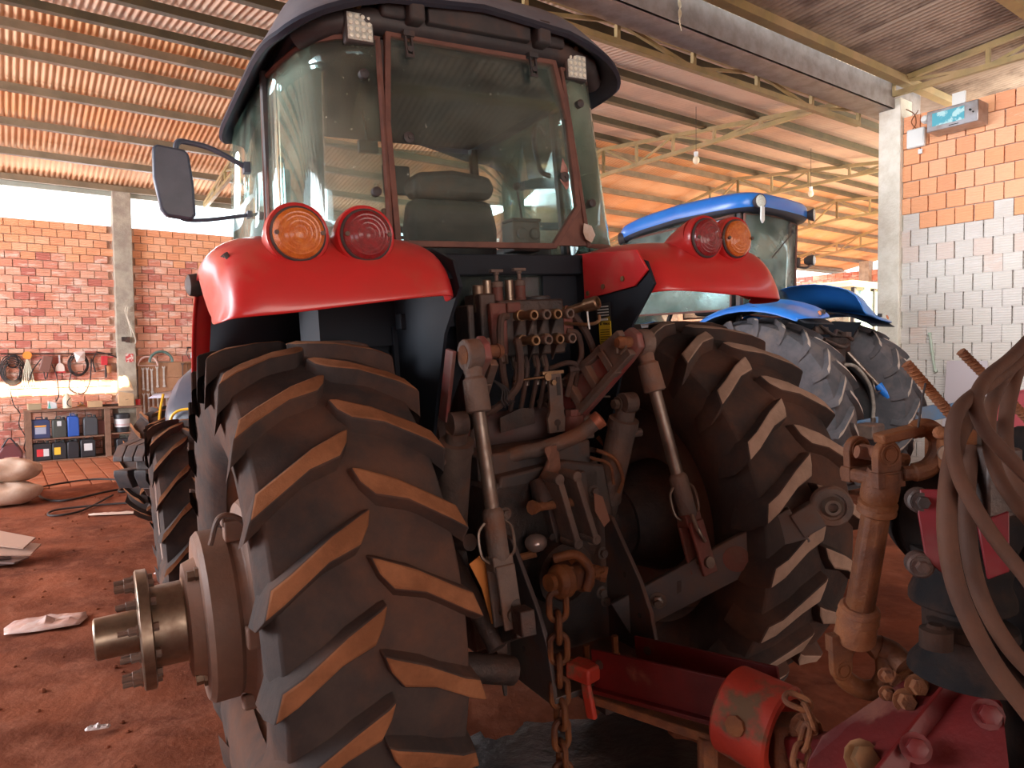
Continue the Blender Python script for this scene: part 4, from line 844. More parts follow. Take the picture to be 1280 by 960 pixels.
# ------------------------------------------------------------------ trailed implement at the right edge
IM = thing('towed_implement', 'red and black trailed implement with gearbox, tongue and orange hitch swivel', 'implement', (1.0, 1.5, 0))
IO = V((1.0, 1.5, 0))
def ib(name, m, mt, parent=IM, **k):
    o = m.build(name, mt, parent, **k)
    if parent is IM: o.location = o.location - IO
    return o
f0, f1 = V((.27, 2.40, .60)), V((.66, 2.02, .66)); g0, g1 = V((.44, 2.52, .60)), V((.80, 2.10, .67))
ib('tongue_plate', MB().bar(f0, f1, .012, .13).bar(f0+V((0, 0, -.07)), f1+V((0, 0, -.07)), .06, .014), m_redp, bevel=.002)
ib('tongue_plate', MB().bar(g0, g1, .012, .12), m_redp, bevel=.002)
ib('tongue_block', MB().box((.235, 2.39, .595), (.10, .08, .055), MX.Rotation(-.75, 3, 'Z')).bar((.24, 2.38, .56), (.26, 2.36, .44), .02, .04), m_orgp, bevel=.008)
ib('tongue_base', MB().bar((.30, 2.42, .50), (.78, 1.98, .53), .13, .03).cyl((.58, 2.10, .40), (.58, 2.10, .52), .03, n=10), m_rust, bevel=.004)
for p in (f0.lerp(f1, .06), g0.lerp(g1, .1)): ib('pin_hole', MB().lathe(p+V((-.006, -.006, .02)), (-.7, -.7, 0), [(0, .016), (.002, .016)], 12), m_irond)
sa, sb = V((.63, 2.03, .645)), V((.79, 1.86, .62)); sdv = (sb-sa).normalized()
SW = ib('hitch_swivel', MB().lathe(sa, sdv, [(0, .06), (0, .118), (.008, .126), (.16, .130), (.168, .124), (.168, .10), (.10, .095)], 40), m_orgp)
MB().lathe(sa, sdv, [(.09, .001), (.09, .094)], 24, cap=False).box(sa+sdv*.17+V((.0, .0, -.02)), (.10, .10, .13)).build('swivel_core', m_rust, SW, bevel=.01)
MB().lathe(sa+sdv*.08+V((-.085, -.085, .03)), (-.7, -.7, .2), [(-.02, .028), (.012, .028), (.016, .02)], 8).build('grease_plug', m_rust, SW, smooth=30)
ib('hitch_bolt', hexbolt(sb+V((-.02, -.02, .06)), (-.3, -.9, .3), .028, .03), m_rust, smooth=30)
ib('tongue_beam', MB().bar(sb+V((-.02, 0, -.03)), V((0.906, 1.464, 0.789)), .10, .12), m_redp, bevel=.006)
def plate(pts, th, nrm):
    m = MB(); pts = [V(p) for p in pts]; n = len(pts); nv = V(nrm).normalized()*th
    m.add(pts + [p+nv for p in pts], [tuple(range(n)), tuple(range(2*n-1, n-1, -1))] + [(i, n+i, n+(i+1) % n, (i+1) % n) for i in range(n)]); return m
ib('frame_plate', plate([(0.649, 1.560, 0.697), (0.669, 1.582, 0.750), (0.701, 1.585, 0.803), (0.919, 1.591, 0.947), (0.959, 1.521, 0.946), (0.719, 1.414, 0.788)], .014, (.2, .9, -.5)), m_redp, bevel=.002)
ib('frame_plate', plate([(0.956, 1.511, 0.951), (0.976, 1.391, 0.970), (0.947, 1.328, 0.879), (0.932, 1.305, 0.815), (0.712, 1.383, 0.766), (0.758, 1.425, 0.814)], .014, (.3, .9, .2)), m_redp, bevel=.002)
ib('frame_rib', MB().bar((0.722, 1.385, 0.806), (0.944, 1.491, 0.957), .05, .010, upv=(.6, -.6, .5)), m_redp, bevel=.002)
for p in ((0.895, 1.550, 0.933), (0.863, 1.539, 0.906)): ib('hex_bolt', hexbolt(p, (-.1, -.95, .3), .018, .018), m_rust, smooth=30)
ib('hex_bolt', hexbolt((0.743, 1.485, 0.808), (-.1, -.85, .5), .026, .030), m_brass, smooth=30)
for p in ((0.947, 1.391, 0.951), (0.807, 1.398, 0.880)): ib('hex_bolt', hexbolt(p, (-.3, -.85, .4), .020, .02), m_redp, smooth=30)
# gearbox
gc = V((0.951, 1.486, 1.314)); gn = V((-.30, -.95, .05)).normalized()
ib('gearbox', MB().lathe(gc-gn*.16, gn, [(0, .10), (.02, .128), (.12, .130), (.15, .122), (.158, .10)], 36).lathe(gc, (0, 0, -1), [(.05, .10), (.12, .088), (.15, .10), (.17, .10), (.175, .075), (.26, .07), (.30, .075)], 28), m_blk, bevel=.004)
ib('gearbox_pedestal', MB().lathe((0.943, 1.438, 1.125), (0, 0, -1), [(0, .070), (.008, .082), (.025, .085), (.03, .075), (.05, .085), (.075, .10), (.095, .115), (.11, .118)], 32), m_blk)
ib('gearbox_cap', MB().lathe((0.833, 1.378, 1.125), (0, 0, 1), [(-.03, .030), (.006, .030), (.010, .018), (.016, .014)], 16), m_blk)
m_redd = mat('dark_red_paint', (.15, .004, .010), (.10, .004, .007), rough=.5, scale=5, dust=(.13, .04, .03), dlo=.55, dhi=.8, dscale=6)
ib('gearbox_plate', plate([(0.770, 1.330, 1.419), (0.803, 1.310, 1.422), (0.804, 1.304, 1.261), (0.780, 1.325, 1.286), (0.766, 1.328, 1.374)], .01, (.3, .95, 0)), m_redd, bevel=.002)
ib('gearbox_plate', plate([(0.852, 1.288, 1.363), (0.897, 1.269, 1.389), (0.896, 1.264, 1.280), (0.870, 1.283, 1.260)], .01, (.3, .95, 0)), m_redd, bevel=.002)
for p in ((0.773, 1.329, 1.396), (0.771, 1.324, 1.274)):
    p = V(p); ib('cover_ear', MB().lathe(p-gn*.012, gn, [(-.02, .024), (.008, .024), (.012, .020)], 20), m_irond); ib('cover_bolt', hexbolt(p, gn, .012, .014), m_irond, smooth=30)
ib('implement_body', MB().box((1.36, 1.52, 1.20), (.36, .35, .60)).box((1.34, 1.50, .75), (.34, .4, .35)).bar((1.005, 1.542, 1.467), (1.016, 1.536, 1.327), .06, .06), m_blk, bevel=.02)
ib('implement_leg', MB().box((1.34, 1.50, .32), (.10, .10, .64)).box((1.34, 1.50, .0), (.25, .25, .03)), m_redp, bevel=.006)
# upper hook shaped yoke and the block behind it
ib('hook_arm', MB().bar((0.773, 1.493, 1.495), (0.863, 1.494, 1.516), .045, .022), m_ochre, bevel=.005)
ib('hook_yoke', MB().tube(smoothpath([(0.846, 1.494, 1.511), (0.875, 1.494, 1.519), (0.900, 1.494, 1.500), (0.902, 1.492, 1.467), (0.883, 1.491, 1.436), (0.854, 1.490, 1.425), (0.825, 1.490, 1.422)]), [.017, .017]+[.020]*30+[.016]*5, 10), m_ochre)
ib('yoke_block', MB().box((0.927, 1.493, 1.475), (.075, .07, .085)).cyl((0.907, 1.494, 1.507), (0.869, 1.434, 1.514), .016, n=6), m_rust, bevel=.008)
q_ = V((0.888, 1.447, 1.471)); ib('block_bushing', MB().lathe(q_, (-.1, -1, 0), [(0, .010), (0, .016), (.006, .016), (.006, .009), (-.004, .007)], 16), m_rod)
ib('valve_cluster', MB().box((0.985, 1.494, 1.499), (.06, .06, .07)).cyl((0.957, 1.495, 1.542), (0.973, 1.493, 1.474), .02).cyl((0.990, 1.493, 1.474), (1.001, 1.488, 1.372), .026).box((0.981, 1.440, 1.415), (.07, .08, .14)), m_irond, bevel=.006)
# ------------------------------------------------------------------ cardan shaft
SHF = thing('drive_shaft', 'ochre rusty drive shaft with a forked joint at each end, beside the red implement', 'shaft', (.85, 1.6, 0)); SO = V((.85, 1.6, 0))
def sb_(name, m, mt, parent=SHF, **k):
    o = m.build(name, mt, parent, **k)
    if parent is SHF: o.location = -SO
    return o
u0 = V((0.791, 1.492, 1.463)); u1 = V((0.784, 1.631, 0.944)); sdr = (u1-u0).normalized(); SL = (u1-u0).length
sb_('shaft_tube', MB().lathe(u0, sdr, [(.13, .031), (SL-.12, .033)], 6), m_ochre, bevel=.008)
sb_('shaft_collar', MB().lathe(u0, sdr, [(.035, .030), (.06, .036), (.075, .038), (.10, .038), (.108, .034), (.112, .040), (.120, .040), (.122, .036), (.128, .040), (.135, .040), (.14, .033)], 24), m_ochre)
sb_('shaft_collar', MB().lathe(u0, sdr, [(SL-.165, .036), (SL-.16, .043), (SL-.15, .045), (SL-.146, .040), (SL-.140, .045), (SL-.130, .046), (SL-.126, .041), (SL-.12, .043), (SL-.08, .045), (SL-.07, .040)], 24), m_rust)
def ear(c, d, ax, name, w, l, th, material, boss=.020):
    # a flat rounded fork ear: c pin centre, d towards the shaft body, ax pin axis
    d = V(d).normalized(); ax = V(ax).normalized(); d = (d-ax*d.dot(ax)).normalized(); c = V(c); m = MB()
    m.lathe(c-ax*th/2, ax, [(0, w*.9), (.003, w), (th-.003, w), (th, w*.9)], 24); m.bar(c, c+d*l, w*2, th*.92, upv=tuple(ax)); m.bar(c+d*l*.6, c+d*(l+.01), w*2.3, th*1.3, upv=tuple(ax))
    o = sb_(name, m, material, bevel=.003)
    for q in (-1, 1): MB().lathe(V(c)+ax*q*th/2, ax*q, [(-.002, boss*1.15), (.002, boss*1.15), (.002, boss), (.0, boss*.95), (.0, boss*.7), (.002, boss*.65), (.002, boss*.2)], 20).build('bearing_cap', material, o)
    return o
va = V((.25, -.97, .0))
ear(u0+va*.0, sdr, va, 'upper_fork_ear', .030, .060, .022, m_ochre); ear(u0-va*.085, sdr, va, 'upper_fork_ear', .030, .060, .022, m_ochre)
sb_('upper_fork_base', MB().bar(u0+va*.01+sdr*.055, u0-va*.095+sdr*.055, .066, .03, upv=tuple(sdr)), m_ochre, bevel=.008)
sb_('upper_cross', MB().cyl(u0+va*.0, u0-va*.085, .014).cyl(u0-va*.045-V((.03, 0, 0)), u0-va*.045+V((.08, 0, -.02)), .014), m_rust)
ear(V((0.754, 1.611, 0.947)), -sdr, va, 'lower_fork_ear', .026, .075, .020, m_ochre, .017)
sb_('lower_fork', MB().tube(smoothpath([(0.781, 1.633, 1.005), (0.761, 1.631, 0.959), (0.772, 1.629, 0.916), (0.817, 1.628, 0.889), (0.862, 1.628, 0.892)]), .023, 12), m_ochre)
sb_('output_fork', MB().tube(smoothpath([(0.826, 1.632, 0.982), (0.848, 1.633, 0.993), (0.867, 1.631, 0.963), (0.870, 1.630, 0.920), (0.854, 1.628, 0.892)]), .024, 12).tube(smoothpath([(0.852, 1.632, 0.990), (0.878, 1.622, 0.980), (0.893, 1.591, 0.962)]), .027, 12), m_ochre)
sb_('output_hub', MB().cyl((0.870, 1.630, 0.933), (0.948, 1.629, 0.910), .034, n=16), m_rust, bevel=.004)
for p in ((0.837, 1.571, 0.951), (0.838, 1.569, 0.910)): sb_('hub_bolt', hexbolt(p, (-.1, -1, 0), .012, .014), m_rust, smooth=30)
# short chain on the swivel
cc = V((0.685, 1.745, 0.814))
chain('safety_chain', 'short rusty chain looped over the bolt of the orange hitch swivel', [cc, V((0.715, 1.725, 0.807)), V((0.722, 1.704, 0.777)), V((0.705, 1.692, 0.734)), V((0.689, 1.680, 0.691)), V((0.684, 1.677, 0.613))], link=.058, rw=.019, r=.0075, material=m_rust)
# hydraulic hoses draped over the implement
m_hoser = mat('dusty_brown_hose', (.075, .026, .011), (.05, .018, .009), rough=.8, scale=7, bump=.25, bscale=30)
def hose(label, pts, r=.013):
    o = MB().tube(smoothpath(pts, 8), r, 12).build('hydraulic_hose', m_hoser); return tag(o, label, 'hose')
hose('dusty hose in front of the others, bowing left then sweeping down right', [(1.120, 1.502, 1.693), (0.998, 1.419, 1.642), (0.872, 1.318, 1.606), (0.795, 1.257, 1.576), (0.769, 1.234, 1.525), (0.781, 1.232, 1.462), (0.806, 1.219, 1.401), (0.838, 1.207, 1.345), (0.877, 1.184, 1.282), (0.915, 1.161, 1.197)], .0125)
hose('dusty hose looping under the top strand and crossing to the right edge at mid height', [(1.137, 1.504, 1.743), (1.003, 1.421, 1.667), (0.898, 1.339, 1.628), (0.838, 1.277, 1.589), (0.836, 1.255, 1.547), (0.860, 1.244, 1.509), (0.902, 1.232, 1.460), (0.949, 1.209, 1.401)], .0125)
hose('dusty hose behind the loop, leaving the frame below the pink reel', [(1.150, 1.543, 1.728), (1.026, 1.459, 1.640), (0.937, 1.377, 1.584), (0.901, 1.334, 1.519), (0.902, 1.312, 1.454), (0.923, 1.289, 1.398), (0.995, 1.285, 1.310)], .0125)
hose('dusty hose at the right edge standing nearly upright out of the bundle', [(1.201, 1.565, 1.781), (1.085, 1.501, 1.668), (1.022, 1.448, 1.595), (0.989, 1.415, 1.525), (0.982, 1.391, 1.448), (1.025, 1.387, 1.345)], .014)
hose('thick dusty hose hanging past the red gearbox plate, curving away lower right', [(0.917, 1.416, 1.550), (0.841, 1.334, 1.512), (0.788, 1.271, 1.448), (0.765, 1.238, 1.368), (0.769, 1.224, 1.287), (0.790, 1.211, 1.213), (0.828, 1.198, 1.134), (0.875, 1.175, 1.061)], .0165)
hose('dark hose just right of the thick one, half hidden inside the bundle', [(0.945, 1.453, 1.480), (0.909, 1.409, 1.389), (0.901, 1.384, 1.283), (0.912, 1.361, 1.195), (0.950, 1.337, 1.109), (1.008, 1.314, 1.041)], .016)
# ribbed steel rods
def rebar(label, p0, p1, r=.011):
    p0 = V(p0); p1 = V(p1); m = MB(); m.cyl(p0, p1, r, n=12); d = (p1-p0).normalized(); L_ = (p1-p0).length; x, y = m.frame(d); k = 0
    while k*.009 < L_-.006:
        q = [p0+d*(k*.009+.004+.004*sin(a))+(x*cos(a)+y*sin(a))*(r+.0002) for a in [2*pi*i/12 for i in range(12)]]; m.tube(q, .0016, 4, closed=True); k += 1
    return tag(m.build('steel_rod', m_rust), label, 'rod')
rebar('rusty ribbed steel rod leaning left, with a black wire tied to it', (0.836, 1.500, 1.655), (0.931, 1.495, 1.542), .0105)
rebar('rusty ribbed steel rod nearer the right edge, passing behind the hoses', (1.015, 1.601, 1.679), (1.192, 1.593, 1.495), .0100)
tag(MB().tube(smoothpath([(0.870, 1.488, 1.613), (0.860, 1.482, 1.578), (0.850, 1.475, 1.537), (0.845, 1.474, 1.503)]), .0022, 6).build('tie_wire', m_cable), 'thin black wire tied round the left steel rod', 'wire')
# ------------------------------------------------------------------ the blue tractor
T2 = thing('tractor', 'bright blue tractor with a glazed cab, parked right of the red tractor', 'tractor', (3.213, 8.008, .0), (0, 0, .706))
def b2(name, m, mt, parent=T2, **k): return m.build(name, mt, parent, **k)
R2 = 1.02; ty2 = tyre_mb(R2, .50, .58, 20, lug=.05, lw=.05, lean=.26)
for s in (-1, 1):
    o = ty2.build('rear_tyre', [m_tyreg, m_lugg], T2, smooth=40); o.location = (s*.81, 0, R2); o.rotation_euler = (.2, 0, 0)
    rim_mb(.60, .50, disc=.0, side=s, dish=-.06).build('rim', m_plast, o)
f2 = tyre_mb(.70, .40, .40, 18, lug=.04, lw=.05, lean=.22)
for s in (-1, 1):
    o = f2.build('front_tyre', [m_tyreg, m_lugg], T2, smooth=40); o.location = (s*.9, 2.75, .70); rim_mb(.40, .40, side=s, dish=.05).build('rim', m_white, o)
b2('chassis', MB().box((0, .6, 1.0), (.5, 2.0, .7)).box((0, 2.4, .85), (.4, 1.8, .5)).cyl((-.8, 0, R2), (.8, 0, R2), .16).cyl((-.85, 2.75, .7), (.85, 2.75, .7), .08), m_irond, bevel=.02)
hd = [[V((x*w, y, z0+(z1-z0)*q)) for x, q in ((-1, 0), (-1, .75), (-.8, .95), (0, 1), (.8, .95), (1, .75), (1, 0))] for y, w, z0, z1 in ((2.0, .40, 1.2, 2.1), (3.0, .38, 1.1, 1.95), (3.7, .33, 1.1, 1.8), (3.9, .26, 1.15, 1.6))]
h = MB().grid(hd); h.add([hd[-1][i] for i in range(7)], [tuple(range(7))]); b2('hood', h, m_blue, solid=.012)
# roof
def roof2():
    m = MB(); R_ = []
    def ring(k, dz):
        return roofring(.74*k, .12+(1-k)*.9, 2.12-(1-k)*.9, lambda x, y: 3.25+dz-.14*max(0, (y-.9)/1.2)**1.6-.02*(x/.74)**2, 48, .36)
    R_ = [ring(.5, .0), ring(.94, -.02), ring(.97, -.015), ring(1.0, .02), ring(1.0, .13), ring(.97, .17), ring(.88, .20), ring(.4, .23)]
    n = 48; m.v = [tuple(p) for r in R_ for p in r]
    for i in range(len(R_)-1):
        for k in range(n): m.f.append((i*n+k, (i+1)*n+k, (i+1)*n+(k+1) % n, i*n+(k+1) % n)); m.m.append(1 if i < 3 else 0)
    m.f.append(tuple(range(n))); m.m.append(1); m.f.append(tuple((len(R_)-1)*n+k for k in range(n))[::-1]); m.m.append(0); return m
RF2 = b2('cab_roof', roof2(), [m_blue, m_under], smooth=45)
for x, y in ((-.60, .10), (.62, .12), (-.66, 2.0), (.66, 2.0)):
    dr_ = V((-.3 if x < 0 else .3, -1 if y < 1 else 1, 0)).normalized()
    l = MB().lathe(V((x, y, 3.30 if y < 1 else 3.14)), dr_, [(-.06, .05), (0, .075), (.012, .078), (.014, .07)], 20).build('work_lamp', m_plast, RF2)
    MB().lathe(V((x, y, 3.30 if y < 1 else 3.14))+dr_*.013, dr_, [(0, .069), (.006, .06), (.008, .01)], 20).build('lamp_lens', m_led, l)
b2('handle_tab', MB().prism([(-.03, 3.24), (.03, 3.24), (.035, 3.10), (.0, 3.06), (-.035, 3.10)], .06, .08, lambda u, w, d: V((-.60+u, d, w))), m_white, bevel=.004)
# cab glass
for s in (-1, 1):
    g = b2('side_window', MB().grid([[V((s*(.66-.06*f), y, 2.15+1.05*f)) for y in (.42, 1.2, 2.0)] for f in (0, 1)]), g_blue, solid=.006)
    MB().tube([(s*.66, .42, 2.15), (s*.60, .42, 3.2), (s*.60, 2.0, 3.12), (s*.66, 2.0, 2.15)], .016, 6, closed=True).build('window_seal', m_seal, g)
    MB().box((s*.605, .62, 3.10), (.01, .3, .14)).build('hinge_plate', mat('grey_panel', (.25, .27, .33), rough=.5), g, bevel=.004)
    b2('rear_post', MB().bar((s*.62, .34, 1.9), (s*.575, .36, 3.22), .05, .06, upv=(0, 1, 0)), m_plast, bevel=.01)
rg2 = b2('rear_window', MB().grid([[V((x, .30-.05*f+.05*(abs(x)/.58)**2, 2.1+1.12*f)) for x in (-.56, -.3, 0, .3, .56)] for f in (0, .5, 1)]), g_blue, solid=.006, smooth=80)
MB().tube([(-.57, .34, 2.1), (-.57, .30, 3.2), (0, .26, 3.23), (.57, .30, 3.2), (.60, .34, 2.1), (0, .30, 2.08)], .016, 6, closed=True).build('window_seal', m_seal, rg2)
MB().tube([(-.1, .24, 2.75), (.35, .23, 3.08)], .007, 6).box((.36, .23, 3.09), (.05, .03, .04)).build('wiper', m_plast, rg2)
b2('windscreen', MB().grid([[V((x, 2.05, 1.9+1.2*f)) for x in (-.6, .6)] for f in (0, 1)]), g_blue, solid=.006)
b2('cab_body', MB().box((0, 1.1, 1.75), (1.2, 1.6, .6)), m_plast, bevel=.03)
b2('seat', MB().box((.0, .95, 2.2), (.5, .5, .15)).box((0, .75, 2.5), (.48, .12, .6)), m_seat, bevel=.04)
b2('steering_wheel', MB().lathe((0, 1.6, 2.5), (0, -.5, 1), [(0, .19), (.02, .205), (.04, .19)], 24, cap=False).cyl((0, 1.8, 2.0), (0, 1.6, 2.5), .03), m_plast)
# fenders
for s in (-1, 1):
    path = [(-.66, 2.00), (-.60, 2.04), (-.38, 2.13), (-.1, 2.19), (.2, 2.18), (.5, 2.10), (.75, 1.92), (.95, 1.6)]
    rows = []
    for i, (y, z) in enumerate(path):
        rows.append([V((s*x, y + (.10 if x > 1.03 else 0)*(i == 0), z+dz*(1 if i > 0 else .2))) for x, dz in (((.55, .06), (.60, .05), (.66, .03), (.70, .01), (.85, 0), (1.0, -.01), (1.06, -.04), (1.08, -.09)) if s < 0 else ((.18, .26), (.34, .25), (.48, .16), (.60, .06), (.85, 0), (1.0, -.01), (1.06, -.04), (1.08, -.09)))])
    fo = b2('fender', MB().grid(rows), m_blue, solid=.015, sub=1, smooth=60)
    b2('fender_liner', MB().grid([[V((s*x, y*.97, z-.05)) for x in (.45, 1.06)] for y, z in path]).prism([(-.5, 2.0), (.5, 2.05), (.9, 1.6), (.6, 1.3), (-.2, 1.5)], s*.5, s*.52, YZ), m_black, solid=.006)
    MB().lathe((s*.80, -.66, 2.055), (0, -1, .4), [(0, .026), (.006, .026)], 16).build('fender_button', m_amber, fo)
    for k in range(2): MB().box((s*(.70-.05*k), -.63, 2.075), (.03, .02, .035)).build('fender_switch', m_plast, fo)
b2('side_work_lamp', MB().tube(smoothpath([(.62, .35, 2.72), (.75, .28, 2.70), (.86, .26, 2.74)]), .014, 8).box((.66, .33, 2.76), (.06, .04, .12)), m_plast)
b2('work_lamp', MB().lathe((.88, .30, 2.80), (.2, -1, 0), [(-.05, .04), (0, .062), (.06, .066), (.062, .058)], 20), m_plast)
b2('lamp_lens', MB().lathe((.892, .238, 2.80), (.2, -1, 0), [(0, .056), (.006, .05), (.007, .01)], 20), m_led)
# hitch of the blue tractor
b2('hitch_frame', MB().box((.05, -.30, 1.75), (.9, .18, .16)).box((.1, -.38, 1.60), (.30, .14, .3)).box((-.2, -.35, 1.9), (.3, .1, .08)).box((.35, -.32, 1.86), (.35, .05, .05)).cyl((-.3, -.3, 1.5), (.5, -.3, 1.5), .06).box((.1, -.25, 1.2), (.35, .2, .6)), m_irond, bevel=.01)
b2('lift_rod', MB().cyl((.46, -.30, 1.74), (.60, -.74, 1.20), .024, n=10).cyl((.45, -.26, 1.80), (.47, -.32, 1.68), .035, n=10), m_rod)
LB2 = b2('rod_sleeve', MB().cyl((.575, -.66, 1.30), (.64, -.86, 1.05), .050, n=12).box((.65, -.88, 1.02), (.07, .08, .10)), m_blue, bevel=.005)
MB().tube(smoothpath([(.53, -.62, 1.36), (.46, -.66, 1.30), (.48, -.68, 1.22), (.56, -.70, 1.24)]), .009, 6).build('handle', m_rod, LB2)
b2('lower_link', MB().bar((.40, -.40, .78), (1.0, -1.20, 1.02), .04, .17).bar((1.0, -1.20, 1.02), (1.22, -1.45, 1.09), .04, .12), mat('blue_grey_steel', (.07, .15, .28), (.10, .13, .18), rough=.5, metal=.3, scale=4), bevel=.006)
b2('link_hook', MB().lathe((1.26, -1.48, 1.10), (.6, .7, 0), [(-.03, .03), (-.03, .07), (.03, .07), (.03, .03)], 20), m_rod)
b2('hose', MB().tube(smoothpath([(.20, -.42, 1.53), (.34, -.52, 1.50), (.50, -.60, 1.30), (.56, -.62, 1.08), (.55, -.62, .93)]), .020, 10), mat('grey_hose', (.30, .27, .24), (.2, .17, .15), rough=.6, scale=20))
b2('hose_fitting', MB().cyl((.20, -.42, 1.53), (.16, -.40, 1.54), .03, n=8).cyl((.55, -.62, .93), (.55, -.62, .88), .03, n=8), m_rod)
b2('hitch_pipes', MB().tube(smoothpath([(-.25, -.4, 1.95), (-.05, -.45, 1.85), (.1, -.42, 1.9), (.3, -.5, 1.8)]), .02, 8).tube(smoothpath([(-.2, -.42, 1.8), (.05, -.5, 1.72), (.3, -.45, 1.75)]), .02, 8).box((.15, -.5, 1.86), (.12, .05, .05)), m_irond)
b2('plow_frame', MB().box((.35, -.66, .80), (.30, .22, .16)).box((.25, -.4, .62), (.4, .3, .16)), m_iron, bevel=.02)
# ------------------------------------------------------------------ dark tractor with yellow trim, facing the viewer, far left
T3 = thing('tractor', 'dark slate tractor with yellow hood trim and stacked front weights, far left', 'tractor', (-2.98, 7.30, 0), (0, 0, 3.14))
def b3(name, m, mt, parent=T3, **k): return m.build(name, mt, parent, **k)
m_slate = mat('slate_hood', (.075, .085, .115), (.06, .07, .10), rough=.35, coat=.2, scale=3, dust=(.25, .14, .12), dlo=.6, dhi=.9)
f3 = tyre_mb(.60, .36, .36, 17, lug=.035, lw=.05, lean=.2)
for s in (-1, 1):
    o = f3.build('front_tyre', [m_tyre, m_lug], T3, smooth=40); o.location = (s*.60, 0, .60); rim_mb(.37, .36, side=s, dish=.05).build('rim', m_slate, o)
rt3 = tyre_mb(.80, .46, .45, 20, lug=.04, lw=.05, lean=.25)
for s in (-1, 1):
    o = rt3.build('rear_tyre', [m_tyre, m_lug], T3, smooth=40); o.location = (s*.85, -2.3, .80); rim_mb(.46, .46, side=s, dish=.05).build('rim', m_slate, o)
hd = [[V((x*w, y, z0+(z1-z0)*q)) for x, q in ((-1, 0), (-1.02, .35), (-.95, .7), (-.75, .92), (0, 1), (.75, .92), (.95, .7), (1.02, .35), (1, 0))] for y, w, z0, z1 in ((-1.6, .40, 1.0, 1.80), (-.8, .40, .98, 1.76), (-.2, .39, .96, 1.66), (.10, .36, .96, 1.50), (.30, .30, .98, 1.28), (.38, .24, 1.0, 1.10))]
h = MB().grid(hd); h.add(list(hd[-1]), [tuple(range(9))]); HD3 = b3('hood', h, m_slate, solid=.012, sub=1); HD3.location.x = .17
m_ytrim = mat('yellow_trim', (.80, .42, .02), rough=.4)
for s in (-1, 1): MB().tube(smoothpath([(s*.39, .12, 1.32), (s*.385, .20, 1.18), (s*.35, .30, 1.06), (s*.33, .30, .98)]), .014, 6).build('trim_line', m_ytrim, HD3)
MB().tube(smoothpath([(-.2, .40, 1.0), (-.17, .41, 1.12), (-.08, .40, 1.18), (.08, .40, 1.18), (.17, .41, 1.12), (.2, .40, 1.0)]), .014, 6).build('trim_line', m_ytrim, HD3)
b3('chassis', MB().box((0, -.6, .75), (.4, 2.2, .45)).cyl((-.75, 0, .6), (.75, 0, .6), .08).box((0, .45, .70), (.35, .4, .25)).cyl((-.8, -2.3, .8), (.8, -2.3, .8), .12), m_irond, bevel=.02)
b3('platform', MB().box((0, -2.1, 1.15), (1.1, 1.0, .3)).box((0, -2.3, 1.5), (.5, .2, .6)), m_slate, bevel=.03)
for k in range(9):
    x = -.30+.09*k
    w = b3('front_weight', MB().prism([(.88, .96), (1.16, .93), (1.24, .84), (1.24, .80), (1.10, .79), (.90, .79)], x-.041, x+.041, YZ), m_plast, bevel=.006)
    if k % 2 == 0: b3('front_weight', MB().prism([(.92, .70), (1.16, .71), (1.16, .66), (1.08, .54), (.94, .54)], x-.041, x+.085, YZ), m_plast, bevel=.006)
b3('weight_carrier', MB().box((0, .88, .745), (.70, .40, .09)).prism([(.6, .54), (1.08, .54), (.92, .36), (.62, .40)], -.2, .3, YZ).box((0, .6, .66), (.4, .5, .2)), m_irond, bevel=.01)
# ------------------------------------------------------------------ cream cab far behind the pillar
T4 = thing('tractor', 'cream-roofed machine cab far back beside the limed pillar', 'tractor', (7.1, 14.9, 0), (0, 0, .62))
m_cream = mat('cream_paint', (.62, .54, .38), (.5, .43, .32), rough=.5, scale=3)
def b4(name, m, mt, parent=T4, **k): return m.build(name, mt, parent, **k)
b4('cab_roof', MB().box((0, .3, 3.0), (1.9, 1.9, .14), taper=.9), m_cream, bevel=.05)
for x in (-.8, 0, .8):
    b4('post', MB().bar((x, -.5, 1.4), (x*.95, -.5, 2.95), .07, .07), m_plast)
b4('rear_window', MB().box((0, -.5, 2.4), (1.55, .012, .95)), g_blue); b4('side_window', MB().box((-.82, .3, 2.4), (.012, 1.5, .95)).box((.82, .3, 2.4), (.012, 1.5, .95)), g_blue)
b4('post', MB().bar((-.82, 1.05, 1.4), (-.8, 1.05, 2.95), .07, .07).bar((.82, 1.05, 1.4), (.8, 1.05, 2.95), .07, .07), m_plast)
b4('body', MB().box((0, .3, 1.6), (1.7, 1.7, .7)).box((0, 1.9, 1.3), (1.0, 1.6, .9)), m_cream, bevel=.05)
b4('work_lamp', MB().lathe((-.5, -.62, 2.90), (0, -1, 0), [(-.05, .05), (.02, .09), (.025, .08)], 16).lathe((.5, -.62, 2.90), (0, -1, 0), [(-.05, .05), (.02, .09), (.025, .08)], 16), m_led)
for s in (-1, 1):
    o = tyre_mb(.85, .45, .5, 18).build('tyre', [m_tyreg, m_lugg], T4); o.location = (s*.85, .1, .85); rim_mb(.51, .45, side=s, dish=.05).build('rim', m_cream, o)
    o = tyre_mb(.60, .35, .35, 16).build('tyre', [m_tyreg, m_lugg], T4); o.location = (s*.8, 2.2, .60); rim_mb(.36, .35, side=s, dish=.05).build('rim', m_cream, o)
